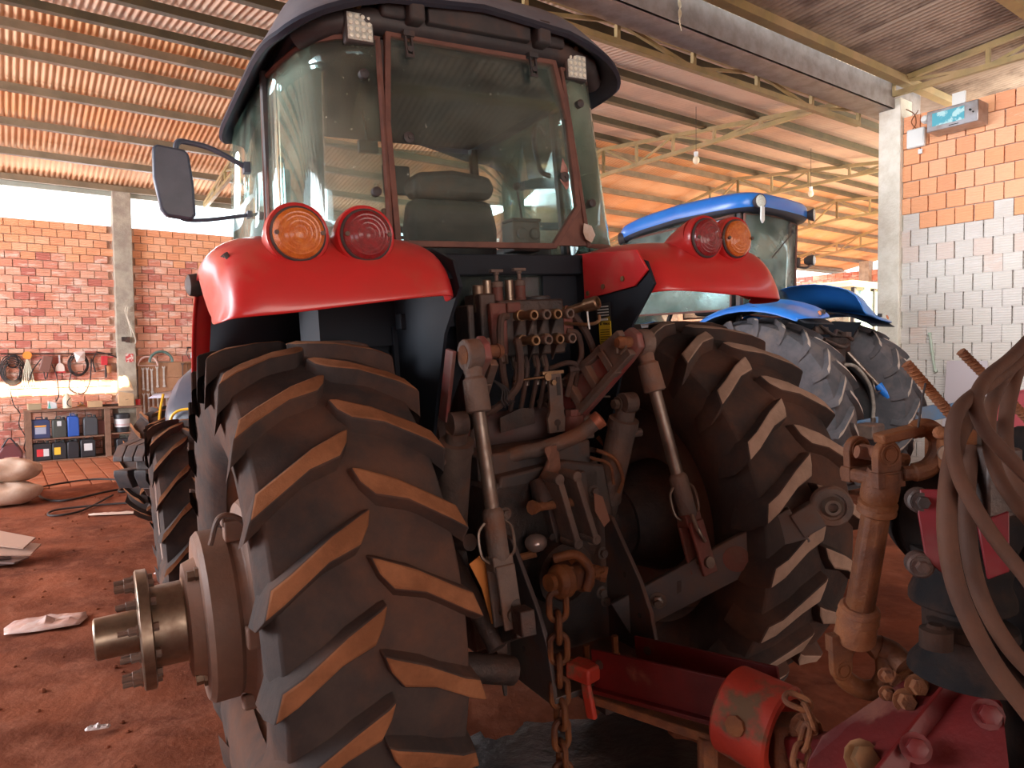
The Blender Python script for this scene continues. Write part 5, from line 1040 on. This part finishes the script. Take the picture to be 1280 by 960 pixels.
# ------------------------------------------------------------------ bench with cans against the left wall (shed coordinates, turned with the shed)
def sthing(name, label, cat, a, b, z=0, group=None, rz=0): return thing(name, label, cat, ab(a, b, z), (0, 0, SH+rz), group)
def sone(m, name, material, label, cat, a, b, z=0, group=None, rz=0, **k):
    o = m.build(name, material, **k); o.location = ab(a, b, z); o.rotation_euler = (0, 0, SH+rz); return tag(o, label, cat, group)
m_chrome = mat('chrome_wrench', (.72, .68, .64), (.55, .50, .46), rough=.35, metal=.3, scale=12)
m_wood = mat('old_wood', (.24, .13, .085), (.17, .09, .06), rough=.85, scale=6, bump=.4, bscale=40)
m_card = mat('cardboard', (.58, .38, .22), (.5, .32, .18), rough=.9, scale=6)
bn = sthing('workbench', 'low rough wooden workbench with two shelves full of cans against the left brick wall', 'workbench', .33, 13.85)
MB().box((.85, .22, .85), (1.72, .46, .035)).build('worktop', m_wood, bn, bevel=.004)
MB().box((.56, .23, .38), (1.12, .42, .025)).build('shelf', m_wood, bn, bevel=.003); MB().box((1.45, .23, .40), (.50, .42, .025)).build('shelf', m_wood, bn, bevel=.003)
for a in (.045, 1.17, 1.66):
    MB().box((a, .03, .42), (.09, .05, .83)).build('post', m_wood, bn, bevel=.004); MB().box((a, .42, .42), (.09, .05, .83)).build('post', m_wood, bn, bevel=.004)
MB().box((.85, .23, .015), (1.7, .44, .03)).build('shelf', m_wood, bn)
MB().box((.85, .45, .42), (1.7, .012, .8)).build('back_board', m_wood, bn)
def can(label, a, z, w, h, d, material, lab=None, labc=None, group='cans on the bench shelves', spout=True, b=13.98, extra=None):
    t = sthing('jerrycan', label, 'can', a, b, z, group)
    MB().prism([(-w/2, 0), (w/2, 0), (w/2, h*.9), (w/2-.03, h), (-w/2+.02, h), (-w/2, h*.93)], -d/2, d/2, XZ).build('body', material, t, bevel=.018)
    MB().tube([(-w*.22, 0, h*.97), (-w*.2, 0, h+.035), (w*.12, 0, h+.035), (w*.14, 0, h*.97)], .010, 6).build('handle', material, t)
    if spout: MB().cyl((w*.32, 0, h*.96), (w*.32, 0, h+.03), .022, n=12).build('cap', m_plast, t)
    if lab: MB().box((lab[0], -d/2-.002, lab[1]), (lab[2], .003, lab[3])).build('label', labc, t)
    if extra: MB().box((extra[0], -d/2-.004, extra[1]), (extra[2], .003, extra[3])).build('label', extra[4], t)
    return t
mk = lambda n, c: mat(n, c, rough=.45)
navy = mk('can_navy', (.035, .05, .13)); dgreen = mk('can_dark_green', (.06, .065, .06)); bl_ = mk('can_blue', (.03, .10, .42)); dgrey = mk('can_slate', (.06, .065, .075)); blk = mk('can_black', (.025, .026, .032))
cwh = mk('label_white', (.65, .66, .68)); cor = mk('label_orange', (.85, .38, .04)); cred = mk('label_red', (.6, .04, .05)); cyel = mk('label_yellow', (.85, .5, .05))
z1 = .394
can('navy blue jerrycan with an orange-topped label, first on the upper bench shelf', .54, z1, .27, .31, .20, navy, (0, .13, .15, .11), mk('label_grey_blue', (.35, .38, .5)), extra=(0, .205, .16, .022, cor))
can('dark green-grey jerrycan with a small white tag, second on the upper bench shelf', .80, z1, .20, .30, .20, dgreen, (.0, .23, .06, .08), cwh)
can('plain bright blue jerrycan on the upper bench shelf', 1.00, z1, .17, .34, .18, bl_)
can('slate grey jerrycan to the right of the bright blue one', 1.25, z1, .21, .31, .20, dgrey)
can('black can with a red and white label, leftmost on the bottom of the bench', .55, .032, .26, .28, .22, blk, (-.03, .13, .09, .12), cred, extra=(.055, .13, .075, .12, cwh))
can('black can with a yellow label on the bottom of the bench', .79, .032, .20, .28, .22, blk, (-.03, .14, .09, .12), cyel)
can('plain black can between the yellow-labelled and the white-labelled can', .985, .032, .17, .28, .22, blk)
can('black can with a square white label on the bottom of the bench', 1.20, .032, .22, .30, .22, blk, (0, .17, .12, .12), cwh)
can('black can under the bucket on the bottom right of the bench', 1.74, .032, .24, .27, .22, blk)
sone(MB().box((0, 0, .12), (.10, .12, .24)), 'box', mk('box_maroon', (.25, .10, .09)), 'small maroon box at the right end of the upper bench shelf', 'box', 1.42, 14.05, z1, bevel=.004)
bk_ = sthing('bucket', 'black bucket with a white label on the right shelf of the bench', 'bucket', 1.73, 13.98, .414)
MB().lathe((0, 0, 0), (0, 0, 1), [(0, .105), (.25, .125), (.252, .133), (.30, .133), (.302, .12)], 24).build('body', blk, bk_); MB().lathe((0, 0, .09), (0, 0, 1), [(0, .1155), (.14, .1265)], 24, cap=False).build('label', cwh, bk_)
MB().lathe((0, 0, .30), (0, 0, 1), [(0, .128), (.02, .12)], 24).build('lid', blk, bk_); m = MB()
for q in (.12, .135): m.lathe((0, 0, q), (0, 0, 1), [(0, .1195), (.004, .120)], 24, cap=False)
m.build('label_band', cred, bk_)
zt_ = .869
sone(MB().box((0, 0, .045), (.18, .14, .09)).box((0, 0, .095), (.19, .15, .012)), 'box', mk('box_olive', (.42, .34, .22)), 'olive carton at the left end of the worktop', 'box', .47, 14.0, zt_, bevel=.003, rz=.1)
pk = sthing('packet', 'crumpled white packet with coloured corners on the worktop', 'packet', .72, 14.0, zt_); MB().prism([(-.07, 0), (.07, 0), (.06, .10), (.0, .12), (-.06, .13)], -.02, .02, XZ).build('wrapper', cwh, pk, bevel=.01); MB().prism([(-.06, .01), (-.02, .01), (-.045, .12)], -.024, -.021, XZ).build('corner', mk('teal_print', (.1, .5, .42)), pk)
bo = sthing('bottle', 'tall white bottle with a dark swirl standing on the worktop', 'bottle', .93, 13.97, zt_); MB().lathe((0, 0, 0), (0, 0, 1), [(0, .058), (.01, .066), (.16, .066), (.21, .035), (.24, .022), (.25, .022)], 20).build('body', mk('bottle_cream', (.75, .62, .45)), bo); MB().tube(smoothpath([(.05, -.055, .18), (.0, -.070, .12), (.0, -.070, .06), (.05, -.055, .02)]), .006, 6).build('swirl', blk, bo)
cl_ = sthing('tool_heap', 'small heap of orange handled tools and wire on the worktop', 'tools', 1.13, 13.98, zt_)
for k in range(5): MB().tube(smoothpath([(-.08+.02*k, -.05+.02*k, .015+.012*k), (-.01, 0, .03+.015*k), (.07-.01*k, .04-.02*k, .02+.01*k)]), .010, 6).build('tool', mk('tool_orange', (.7, .28, .06)) if k % 2 else m_iron, cl_)
sone(MB().box((0, -.09, .05), (.21, .006, .10)).box((0, .09, .05), (.21, .006, .10)).box((-.102, 0, .05), (.006, .18, .10)).box((.102, 0, .05), (.006, .18, .10)).box((0, 0, .004), (.2, .18, .006)), 'carton', m_card, 'open low cardboard carton on the middle of the worktop', 'box', 1.33, 13.98, zt_)
sone(MB().cyl((-.13, 0, .02), (.13, 0, .02), .02).cyl((-.1, .04, .02), (.12, .05, .02), .015), 'pipe_pieces', m_irond, 'dark pipe lengths lying on the worktop beside the tall carton', 'pipe', 1.56, 13.98, zt_)
cb_ = sthing('carton', 'tall cardboard carton with an open flap at the right end of the worktop', 'box', 1.80, 13.98, zt_)
MB().box((0, 0, .09), (.23, .20, .18)).build('body', m_card, cb_); MB().prism([(-.11, .18), (.12, .18), (.10, .215), (-.13, .25)], -.10, -.095, XZ).build('flap', m_card, cb_); MB().tube([(-.02, -.102, .10), (.03, -.102, .115)], .003, 5).build('print_mark', m_ink, cb_)
sone(MB().add([V((-.12, 0, 0)), V((.13, 0, .0)), V((.10, .04, .14)), V((-.01, .02, .27)), V((-.08, .05, .13)), V((.02, -.05, .12))], [(0, 1, 5), (1, 2, 5), (2, 3, 5), (3, 4, 5), (4, 0, 5), (0, 4, 3), (0, 3, 2), (0, 2, 1)]), 'plastic_bag', mat('clear_bag', (.80, .62, .42), rough=.3), 'peaked crumpled plastic bag on top of the tall carton', 'bag', 1.80, 14.0, zt_+.255)
sone(MB().lathe((0, 0, 0), (0, 0, 1), [(0, .035), (.10, .04)], 14), 'cup', cred, 'small red cup at the right end of the worktop', 'cup', 1.99, 13.98, zt_)
# wall rail and the things hanging over the bench
WF = WB-.035
def coil(label, a, z, rx, rz_, n, material=m_cable, r=.010, extra=None):
    m = MB()
    for k in range(n):
        q = 1-.10*k; m.tube([V((rx*q*cos(2*pi*i/24)+random.uniform(-.006, .006), -.02-.012*k, rz_*(q*sin(2*pi*i/24)-.0)-(1-q)*rz_*.4)) for i in range(24)], r, 6, closed=True)
    if extra: m.tube(smoothpath(extra), r, 6)
    return sone(m, 'cable_coil', material, label, 'cable', a, WF, z)
sone(MB().cyl((.05, -.03, 0), (1.65, -.03, -.01), .012, n=8), 'rail', m_irond, 'thin dark rail on the brick wall above the bench', 'rail', .0, WF, 1.79)
coil('black cable coil hanging at the far left over the bench', .20, 1.53, .17, .25, 5)
coil('small tight ring of black cable hung over the larger left coil', .21, 1.66, .08, .10, 2)
coil('loose black cable loop with hanging ends over the middle of the bench', 1.13, 1.60, .15, .20, 3, extra=[(-.1, -.04, -.1), (-.14, -.04, -.4), (.05, -.04, -.5), (.16, -.04, -.3), (.2, -.04, .1)])
pu = sthing('strap_bundle', 'pale strap bundle hanging from an orange pulley', 'strap', .41, WF, 1.52); MB().lathe((0, -.02, .24), (0, -1, 0), [(0, .02), (0, .065), (.03, .065), (.03, .02)], 20).build('pulley', mk('pulley_orange', (.85, .3, .05)), pu)
for k in range(6): MB().tube(smoothpath([(0, -.03, .19), (-.05+.02*k, -.04, .0), (-.09+.035*k, -.03, -.26)]), .012, 6).build('strap', mk('strap_olive', (.45, .40, .28)), pu)
bb = sthing('grinder_bag', 'brown tool bag with dangling cords on the wall over the bench', 'bag', .65, WF, 1.60); MB().prism([(-.10, -.10), (.06, -.14), (.12, .14), (-.02, .16)], -.10, -.01, XZ).build('bag', mk('bag_brown', (.20, .09, .07)), bb, bevel=.015)
for pts in ([(-.05, -.05, .1), (-.18, -.05, -.1), (-.24, -.05, -.3)], [(.10, -.05, .0), (.16, -.05, -.2), (.18, -.05, -.5), (.14, -.05, -.62)], [(-.02, -.05, -.1), (0, -.05, -.24), (.05, -.05, -.10)]): MB().tube(smoothpath(pts), .010, 6).build('cord', m_cable, bb)
ds = sthing('dustpan', 'white shovel-shaped scoop hanging over the bench', 'scoop', .86, WF, 1.56); MB().prism([(-.08, -.10), (.08, -.10), (.07, .02), (.02, .07), (-.02, .07), (-.06, .0)], -.03, -.01, XZ).build('pan', mk('scoop_white', (.78, .66, .6)), ds, bevel=.01); MB().cyl((0, -.02, .06), (0, -.02, .20), .012, n=8).build('handle', cwh, ds); MB().prism([(-.08, -.10), (.08, -.10), (.08, -.075), (-.08, -.075)], -.034, -.031, XZ).build('rim', cred, ds)
sone(MB().add([V((-.09, 0, .08)), V((.08, 0, .09)), V((.07, -.05, -.06)), V((-.05, -.04, -.10)), V((0, -.09, 0))], [(0, 1, 4), (1, 2, 4), (2, 3, 4), (3, 0, 4), (0, 3, 2, 1)]), 'plastic_wrap', mk('wrap_white', (.7, .62, .6)), 'crumpled white plastic wrap tucked into the middle cable loop', 'wrap', 1.15, WF-.09, 1.73)
rd = sthing('red_clamp', 'red hand tool hanging left of the concrete pillar', 'tool', 1.52, WF, 1.66); MB().box((0, -.04, 0), (.10, .05, .16)).box((.08, -.04, .06), (.12, .03, .02)).build('body', cred, rd, bevel=.006); MB().cyl((.02, -.04, -.08), (.02, -.04, -.30), .016).build('shank', m_irond, rd); MB().lathe((.07, -.04, -.22), (0, 0, 1), [(0, .03), (.12, .05)], 12).build('cup', mk('cup_brown', (.45, .2, .08)), rd)
sone(MB().tube(smoothpath([(0, -.03, .05), (.15, -.03, .02), (.35, -.03, -.06)]), .012, 6).tube(smoothpath([(0, -.03, .02), (-.05, -.03, -.1), (-.02, -.03, -.3)]), .012, 6), 'black_strap', m_cable, 'short black straps between the red tool and the middle loop', 'strap', 1.40, WF, 1.76)
# pillar things
pb_ = sthing('wire_box', 'small grey electrical box with loose wires on the left concrete pillar', 'box', 1.88, WB-.19, 2.02); MB().box((0, -.03, 0), (.06, .06, .10)).box((-.07, -.03, .01), (.06, .05, .08)).build('box', m_irond, pb_, bevel=.005)
for pts in ([(0, -.03, .6), (-.03, -.04, .5), (.02, -.03, .3), (.06, -.03, .1), (.02, -.04, 0)], [(.02, -.03, .58), (.0, -.04, .42), (.05, -.03, .25), (.12, -.03, .0), (.10, -.03, -.08)]): MB().tube(smoothpath(pts), .009, 6).build('wire', mk('wire_pale', (.6, .55, .45)), pb_)
sone(MB().box((0, -.005, 0), (.12, .01, .15)), 'red_sticker', mat('sticker_red_white', (.6, .08, .08), (.7, .55, .5), rough=.6, scale=25, lo=.5, hi=.52), 'faded red and white sticker low on the left concrete pillar', 'sticker', 1.90, WB-.172, 1.70)
# tool board
tb = sthing('tool_board', 'tall plain wooden board carrying wrenches, right of the left pillar', 'board', 2.62, WB-.05, .0); 
for k in range(5): MB().box((0, 0, .32+.29*k), (1.16, .03, .285)).build('plank', mat('board_wood', (.42, .22, .12), (.36, .18, .10), rough=.85, scale=4, bump=.2), tb, bevel=.003)
def wrench(L_, w=.018):
    m = MB(); m.prism([(-w/2, .03), (w/2, .03), (w*.4, L_-.03), (-w*.4, L_-.03)], -.006, .006, XZ)
    m.lathe((0, -.008, .018), (0, 1, 0), [(0, .008), (0, .024), (.016, .024), (.016, .008)], 14)
    m.prism([(-.026, L_-.02), (-.012, L_-.045), (.012, L_-.045), (.026, L_-.02), (.020, L_+.008), (.008, L_-.012), (-.008, L_-.012), (-.020, L_+.008)], -.008, .008, XZ); return m
wr = [(2.12, 1.12, .40, 'first and longest-hung', 0), (2.19, 1.10, .42, 'second', 0), (2.26, 1.06, .44, 'third', 0), (2.35, 1.16, .38, 'fourth', 0), (2.46, 1.16, .38, 'fifth', 0)]
for a, z, L_, w_, _ in wr: sone(wrench(L_, .030), 'wrench', m_chrome, f'bright combination wrench, {w_} from the left in the upper row of the board', 'wrench', a, WB-.085, z, 'wrenches in the upper row')
for k, w_ in enumerate(('first', 'second', 'third', 'fourth', 'fifth', 'sixth')): sone(wrench(.40-.02*k, .030), 'wrench', m_chrome, f'bright combination wrench, {w_} from the left in the lower row of the board', 'wrench', 2.12+.075*k, WB-.085, .66+.02*k, 'wrenches in the lower row')
sone(wrench(.5, .03), 'wrench', m_iron, 'long dark wrench hanging along the left edge of the board', 'wrench', 2.02, WB-.085, 1.0)
for k, w_ in enumerate(('dark thin', 'pale')): sone(wrench(.42, .022), 'wrench', m_iron if k == 0 else m_brass, f'{w_} wrench hanging alone at the right side of the board', 'wrench', 2.78+.09*k, WB-.085, 1.18)
sone(MB().lathe((0, -.02, 0), (0, -1, 0), [(0, .03), (0, .05), (.02, .05), (.02, .03)], 16), 'steel_ring', m_steel, 'small steel ring hanging at the right side of the board', 'ring', 2.98, WB-.07, 1.55)
def arc(label, a, z, r, material, th=.016): return sone(MB().tube([V((r*cos(pi*i/14), -.03, r*sin(pi*i/14)*1.0)) for i in range(15)], th, 8).cyl((-r, -.03, 0), (r*1.05, -.03, 0), .006), 'frame_saw', material, label, 'saw', a, WF-.04, z)
arc('pale pink bow-shaped saw frame over the wrenches', 2.20, 1.56, .16, mk('saw_pink', (.62, .42, .38))); arc('dark green bow-shaped saw frame above the wrenches', 2.42, 1.62, .19, mk('saw_green', (.10, .17, .15)), .024)
sg = sthing('spray_bottle', 'light cyan bottle hanging on a bracket near the fender', 'bottle', 2.98, WF-.02, 1.78); MB().lathe((0, -.05, -.10), (0, 0, 1), [(0, .05), (.02, .06), (.10, .05), (.18, .02), (.2, .02)], 14).build('body', mk('bottle_cyan', (.35, .62, .68)), sg); MB().cyl((-.12, -.05, .10), (.05, -.05, .10), .014).tube([(-.1, -.05, .1), (-.13, -.05, 0), (-.08, -.05, -.12)], .008).build('bracket', m_irond, sg)
sone(MB().add([V((-.22, -.25, 0)), V((.10, -.35, .0)), V((.24, .0, .12)), V((-.05, .02, .07))], [(0, 1, 2, 3)]), 'paper_sheet', mk('paper_lilac', (.62, .60, .72)), 'pale lilac paper sheet sticking out from the wrench board', 'paper', 2.36, WB-.12, .98, solid=.004)
# beside the bench
bg_ = sthing('tool_bag', 'dark maroon duffel bag on the floor left of the bench', 'bag', .12, 13.95); MB().prism([(-.16, 0), (.16, 0), (.17, .2), (.10, .34), (-.08, .34), (-.17, .2)], -.12, .12, XZ).build('bag', mk('bag_maroon', (.14, .04, .045)), bg_, bevel=.03); MB().tube(smoothpath([(-.1, -.12, .3), (0, -.14, .44), (.1, -.12, .3)]), .012, 6).build('strap', blk, bg_); MB().box((.02, -.123, .10), (.2, .004, .07)).build('patch', mk('patch_pink', (.5, .25, .22)), bg_)
sone(MB().cyl((-.2, -.1, 0), (.02, .2, .85), .022, n=8), 'wooden_stick', m_wood, 'wooden pole leaning on the brick wall left of the bench', 'pole', -.02, 13.98, .0)
sone(MB().tube(smoothpath([(.18, 0, 1.2), (.22, 0, .95), (.30, 0, .8), (.28, 0, .62), (.36, 0, .40), (.34, -.1, .2), (.5, -.2, .02)]), .008, 6), 'hanging_cable', m_cable, 'thin black cable dangling down the wall beside the bench', 'cable', -.02, WF-.04, 0)
# ------------------------------------------------------------------ floor clutter
m_sack = mat('sack_white', (.66, .50, .40), (.55, .36, .26), rough=.85, scale=5, bump=.7, bscale=14)
def sack(label, loc, rz, seed, mt=m_sack):
    m = MB(); random.seed(seed); m.sph((0, 0, .14), 1, 28, (.46, .27, .14)); pts = []
    for i, p in enumerate(m.v):
        v = V(p); v.x = math.copysign(abs(v.x/.46)**.7*.46, v.x); v.y = math.copysign(abs(v.y/.27)**.75*.27, v.y); n_ = NZ.noise(v*5+V((seed, 0, 0)))*.10+NZ.noise(v*14+V((seed, 9, 0)))*.05; v *= 1+n_; v.z = max(.002, v.z+n_*.25); m.v[i] = tuple(v)
    o = m.build('sack', mt, sub=1, smooth=180); o.location = loc; o.rotation_euler = (0, 0, rz); return tag(o, label, 'sack', 'filled sacks on the floor')
sack('cream woven sack, the lower one of the pile at the left edge', (-5.98, 8.10, .0), .5, 3); sack('cream woven sack, the upper one of the pile at the left edge', (-6.03, 8.22, .245), .62, 5)
cpile = [(-4.30, 5.75, .01, .3, (.40, .30)), (-4.27, 5.78, .04, -.2, (.42, .26)), (-4.32, 5.74, .075, .5, (.34, .28)), (-4.22, 5.82, .11, .1, (.44, .30)), (-4.28, 5.86, .18, -.1, (.46, .24))]
for k, (x, y, z, r, d_) in enumerate(cpile):
    o = MB().prism([(-d_[0]/2, -d_[1]/2), (d_[0]/2, -d_[1]/2*.3), (d_[0]/2*.9, d_[1]/2), (-d_[0]/2, d_[1]/2*.8)], 0, .014, XY).build('cardboard_scrap', mk('scrap_pale', (.5, .33, .26)) if k > 2 else mk('scrap_dark', (.16, .10, .09)), bevel=.002)
    o.location = (x, y, z+ground(x, y)); o.rotation_euler = (.10*k-.1, .05*k, r); tag(o, ('pale' if k > 2 else 'dark') + ' torn cardboard sheet at the left edge, ' + ('lowest', 'second', 'third', 'fourth', 'topmost')[k] + ' of its stack', 'cardboard', 'cardboard scraps by the left edge')
def crumple(name, label, cat, loc, sx_, sy_, h, material, seed, rz=0):
    random.seed(seed); rows = []
    for i in range(9):
        rows.append([V(((j/10-.5)*sx_*(1-.25*abs(i/8-.5)), (i/8-.5)*sy_*(1-.35*abs(j/10-.45)), h*abs(NZ.noise(V((i*.8, j*.7, seed))))*2*(1-(2*abs(i/8-.5))**3)*(1-(2*abs(j/10-.5))**3)+.012)) for j in range(11)])
    o = MB().grid(rows).build(name, material, smooth=25, solid=.002); o.location = V(loc)+V((0, 0, ground(loc[0], loc[1]))); o.rotation_euler = (0, 0, rz); return tag(o, label, cat)
crumple('plastic_bag', 'shiny crumpled clear plastic bag on the red dirt near the left edge', 'bag', (-3.02, 4.50, .005), .46, .30, .035, mat('shiny_plastic', (.62, .47, .44), (.5, .3, .26), rough=.22, spec=.8, scale=9), 4, .4)
crumple('paper_strip', 'long pale paper strip lying on the dirt left of the front wheel', 'paper', (-4.32, 7.62, .0), .55, .12, .02, mk('paper_pale', (.62, .45, .38)), 6, .15)
crumple('paper_scrap', 'small white scrap on the dirt in the lower left corner', 'paper', (-1.96, 3.25, .0), .11, .05, .02, mk('paper_white2', (.6, .5, .48)), 8, .3)
crumple('paper_scrap', 'tiny pale scrap on the dirt between the plastic bag and the hub', 'paper', (-2.78, 5.5, .0), .10, .05, .02, mk('paper_white2', (.6, .5, .48)), 9, .1)
crumple('paper_scrap', 'white paper scrap on the oily ground under the red tractor hitch', 'paper', (-.06, 2.62, .01), .09, .06, .04, mk('paper_white2', (.6, .5, .48)), 11, .3)
g_ = lambda x, y: V((x, y, ground(x, y)+.022))
tag(MB().tube([p for p in smoothpath([g_(-3.9, 8.2), g_(-4.5, 8.9), g_(-5.0, 9.0), g_(-5.3, 8.3), g_(-5.75, 8.55), g_(-6.15, 9.2), g_(-5.8, 9.75), g_(-5.2, 9.5), g_(-4.9, 8.8), g_(-4.4, 9.6), g_(-4.2, 10.4), g_(-3.9, 11.2)], 8)], .014, 8).build('floor_cable', m_cable), 'black cable looping across the dirt floor in front of the bench', 'cable')
tag(MB().tube(smoothpath([g_(-4.9, 8.6), g_(-4.75, 7.7), g_(-4.95, 7.5), g_(-5.05, 7.8), g_(-4.5, 8.1), g_(-4.3, 8.0)], 8), .012, 8).build('floor_cable', m_cable), 'short black cable end bent in a hook on the dirt, nearest the front wheel', 'cable')
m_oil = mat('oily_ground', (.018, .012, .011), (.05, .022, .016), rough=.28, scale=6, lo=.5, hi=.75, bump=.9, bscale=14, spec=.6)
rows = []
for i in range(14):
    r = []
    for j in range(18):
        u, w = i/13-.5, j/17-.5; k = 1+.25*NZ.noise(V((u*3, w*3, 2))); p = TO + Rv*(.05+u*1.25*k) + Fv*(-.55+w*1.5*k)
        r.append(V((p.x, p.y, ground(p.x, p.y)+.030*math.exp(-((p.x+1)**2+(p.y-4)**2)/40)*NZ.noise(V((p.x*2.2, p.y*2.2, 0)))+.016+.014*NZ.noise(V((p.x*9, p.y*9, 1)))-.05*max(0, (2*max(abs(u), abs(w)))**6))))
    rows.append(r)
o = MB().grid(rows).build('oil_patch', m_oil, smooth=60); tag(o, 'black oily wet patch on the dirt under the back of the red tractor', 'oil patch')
random.seed(21); peb = MB()
for k in range(420):
    x = random.uniform(-5.5, -.9); y = random.uniform(1.8, 10); r = random.uniform(.006, .02)
    peb.sph((x, y, ground(x, y)+.004+.03*NZ.noise(V((x*2.2, y*2.2, 0)))), r, 6, (1, 1, .6))
o = peb.build('dirt_clods', m_dirt, kind='stuff', smooth=0); tag(o, 'small red clods and crumbs of earth scattered on the dirt floor', 'clods')
# ------------------------------------------------------------------ things on the right wall
fl_ = sthing('floodlight', 'metal floodlight box with a blue glass face on the right brick wall', 'lamp', WA, 3.66, 4.22)
fb = MB().box((-.16, 0, .12), (.27, .54, .24)).build('housing', mat('lamp_metal', (.42, .42, .45), (.30, .27, .26), rough=.35, metal=.8, scale=5), fl_, bevel=.008)
MB().box((-.298, .04, .13), (.006, .34, .15)).build('glass_pane', mat('blue_glass', (.10, .42, .55), (.45, .75, .80), rough=.08, scale=7, lo=.5, hi=.56, coat=1), fb, bevel=.002)
MB().cyl((-.297, -.19, .14), (-.31, -.19, .14), .012).cyl((-.297, -.22, .11), (-.31, -.22, .11), .008).box((-.298, -.02, .025), (.006, .10, .008)).build('catch', m_ink, fb)
sone(MB().box((-.02, 0, .1), (.03, .14, .22)), 'white_plate', m_white, 'upright white plate on the wall above the floodlight', 'plate', WA-.02, 3.69, 4.46, bevel=.003)
jb = sthing('junction_box', 'square white plastic box between the pillar and the floodlight', 'box', WA, 4.16, 4.14); MB().box((-.04, 0, .12), (.07, .21, .23)).build('body', m_white, jb, bevel=.02)
MB().tube(smoothpath([(-.04, .05, .23), (-.05, .0, .30), (-.04, .03, .42), (-.05, .12, .5)]), .006, 6).tube(smoothpath([(-.04, .0, .23), (-.06, .05, .33), (-.04, -.02, .45)]), .006, 6).build('wire', m_rust, jb)
MB().box((-.045, -.05, -.05), (.02, .05, .06)).build('tag', m_white, jb, bevel=.006)
sone(MB().lathe((0, 0, 0), (-1, 0, 0), [(0, .05), (.04, .05), (.05, .03), (.06, .045), (.08, .03)], 16), 'insulator', m_white, 'round white insulator above the junction box', 'insulator', WA, 4.06, 4.46)
sone(MB().cyl((-.03, 0, 0), (-.03, .06, .42), .016, n=8).cyl((-.03, 0, 0), (-.03, -.02, -.03), .02, n=6).cyl((-.03, .03, .2), (-.03, .034, .23), .022, n=6).cyl((-.03, .06, .42), (-.03, .065, .45), .022, n=6), 'green_tube', mk('tube_green', (.45, .55, .46)), 'pale green tube with dark joints on the grey part of the right wall', 'tube', WA-.0, 3.92, 1.44)
sone(MB().prism([(-.30, 0), (.30, 0), (.22, 1.5), (-.20, 1.5)], -.02, 0, YZ), 'white_sheet', mk('sheet_lilac', (.55, .50, .55)), 'pale sheet leaning on the right wall behind the steel rods', 'sheet', WA-.12, 3.52, .05)
rl_ = thing('hose_reel', 'pink hose reel peeking out behind the hoses at the right edge', 'reel', (2.20, 2.95, 0)); mpk = mk('reel_pink', (.62, .12, .16))
MB().lathe((0, 0, 1.32), (-.5, -.85, 0), [(0, .15), (.005, .20), (.02, .20), (.022, .165), (.04, .165), (.042, .19), (.055, .19), (.06, .10)], 36).build('reel', mpk, rl_); MB().box((0, .02, .58), (.05, .05, 1.16)).box((0, .02, .012), (.4, .3, .024)).build('stand', m_plast, rl_)
for a, b_, nm in ((8.4, 6.9, 'nearer bare bulb hanging from the roof over the blue cab'), (11.9, 7.2, 'farther bare bulb hanging between the far roof trusses')):
    t = sthing('light_bulb', nm, 'bulb', a, b_, 4.50); MB().sph((0, 0, 0), .05, 14, (1, 1, 1.2)).build('bulb', mk('bulb_glass', (.85, .75, .55)), t); MB().cyl((0, 0, .05), (0, 0, .12), .03).build('socket', m_white, t); MB().cyl((0, 0, .12), (0, 0, .80), .004, n=6).build('cord', m_cable, t)
tw = MB()
for k in range(5): tw.tube(smoothpath([(0, 0, .12), (.01*k-.02, -.012, .04), (.02-.01*k, -.015, -.03), (.01*k-.015, -.01, -.10-.02*k)]), .004, 5)
sone(tw, 'twine', mk('twine_cream', (.75, .68, .5)), 'knotted cream twine hanging from the edge of the gutter', 'twine', 5.1, 4.385, 4.78)
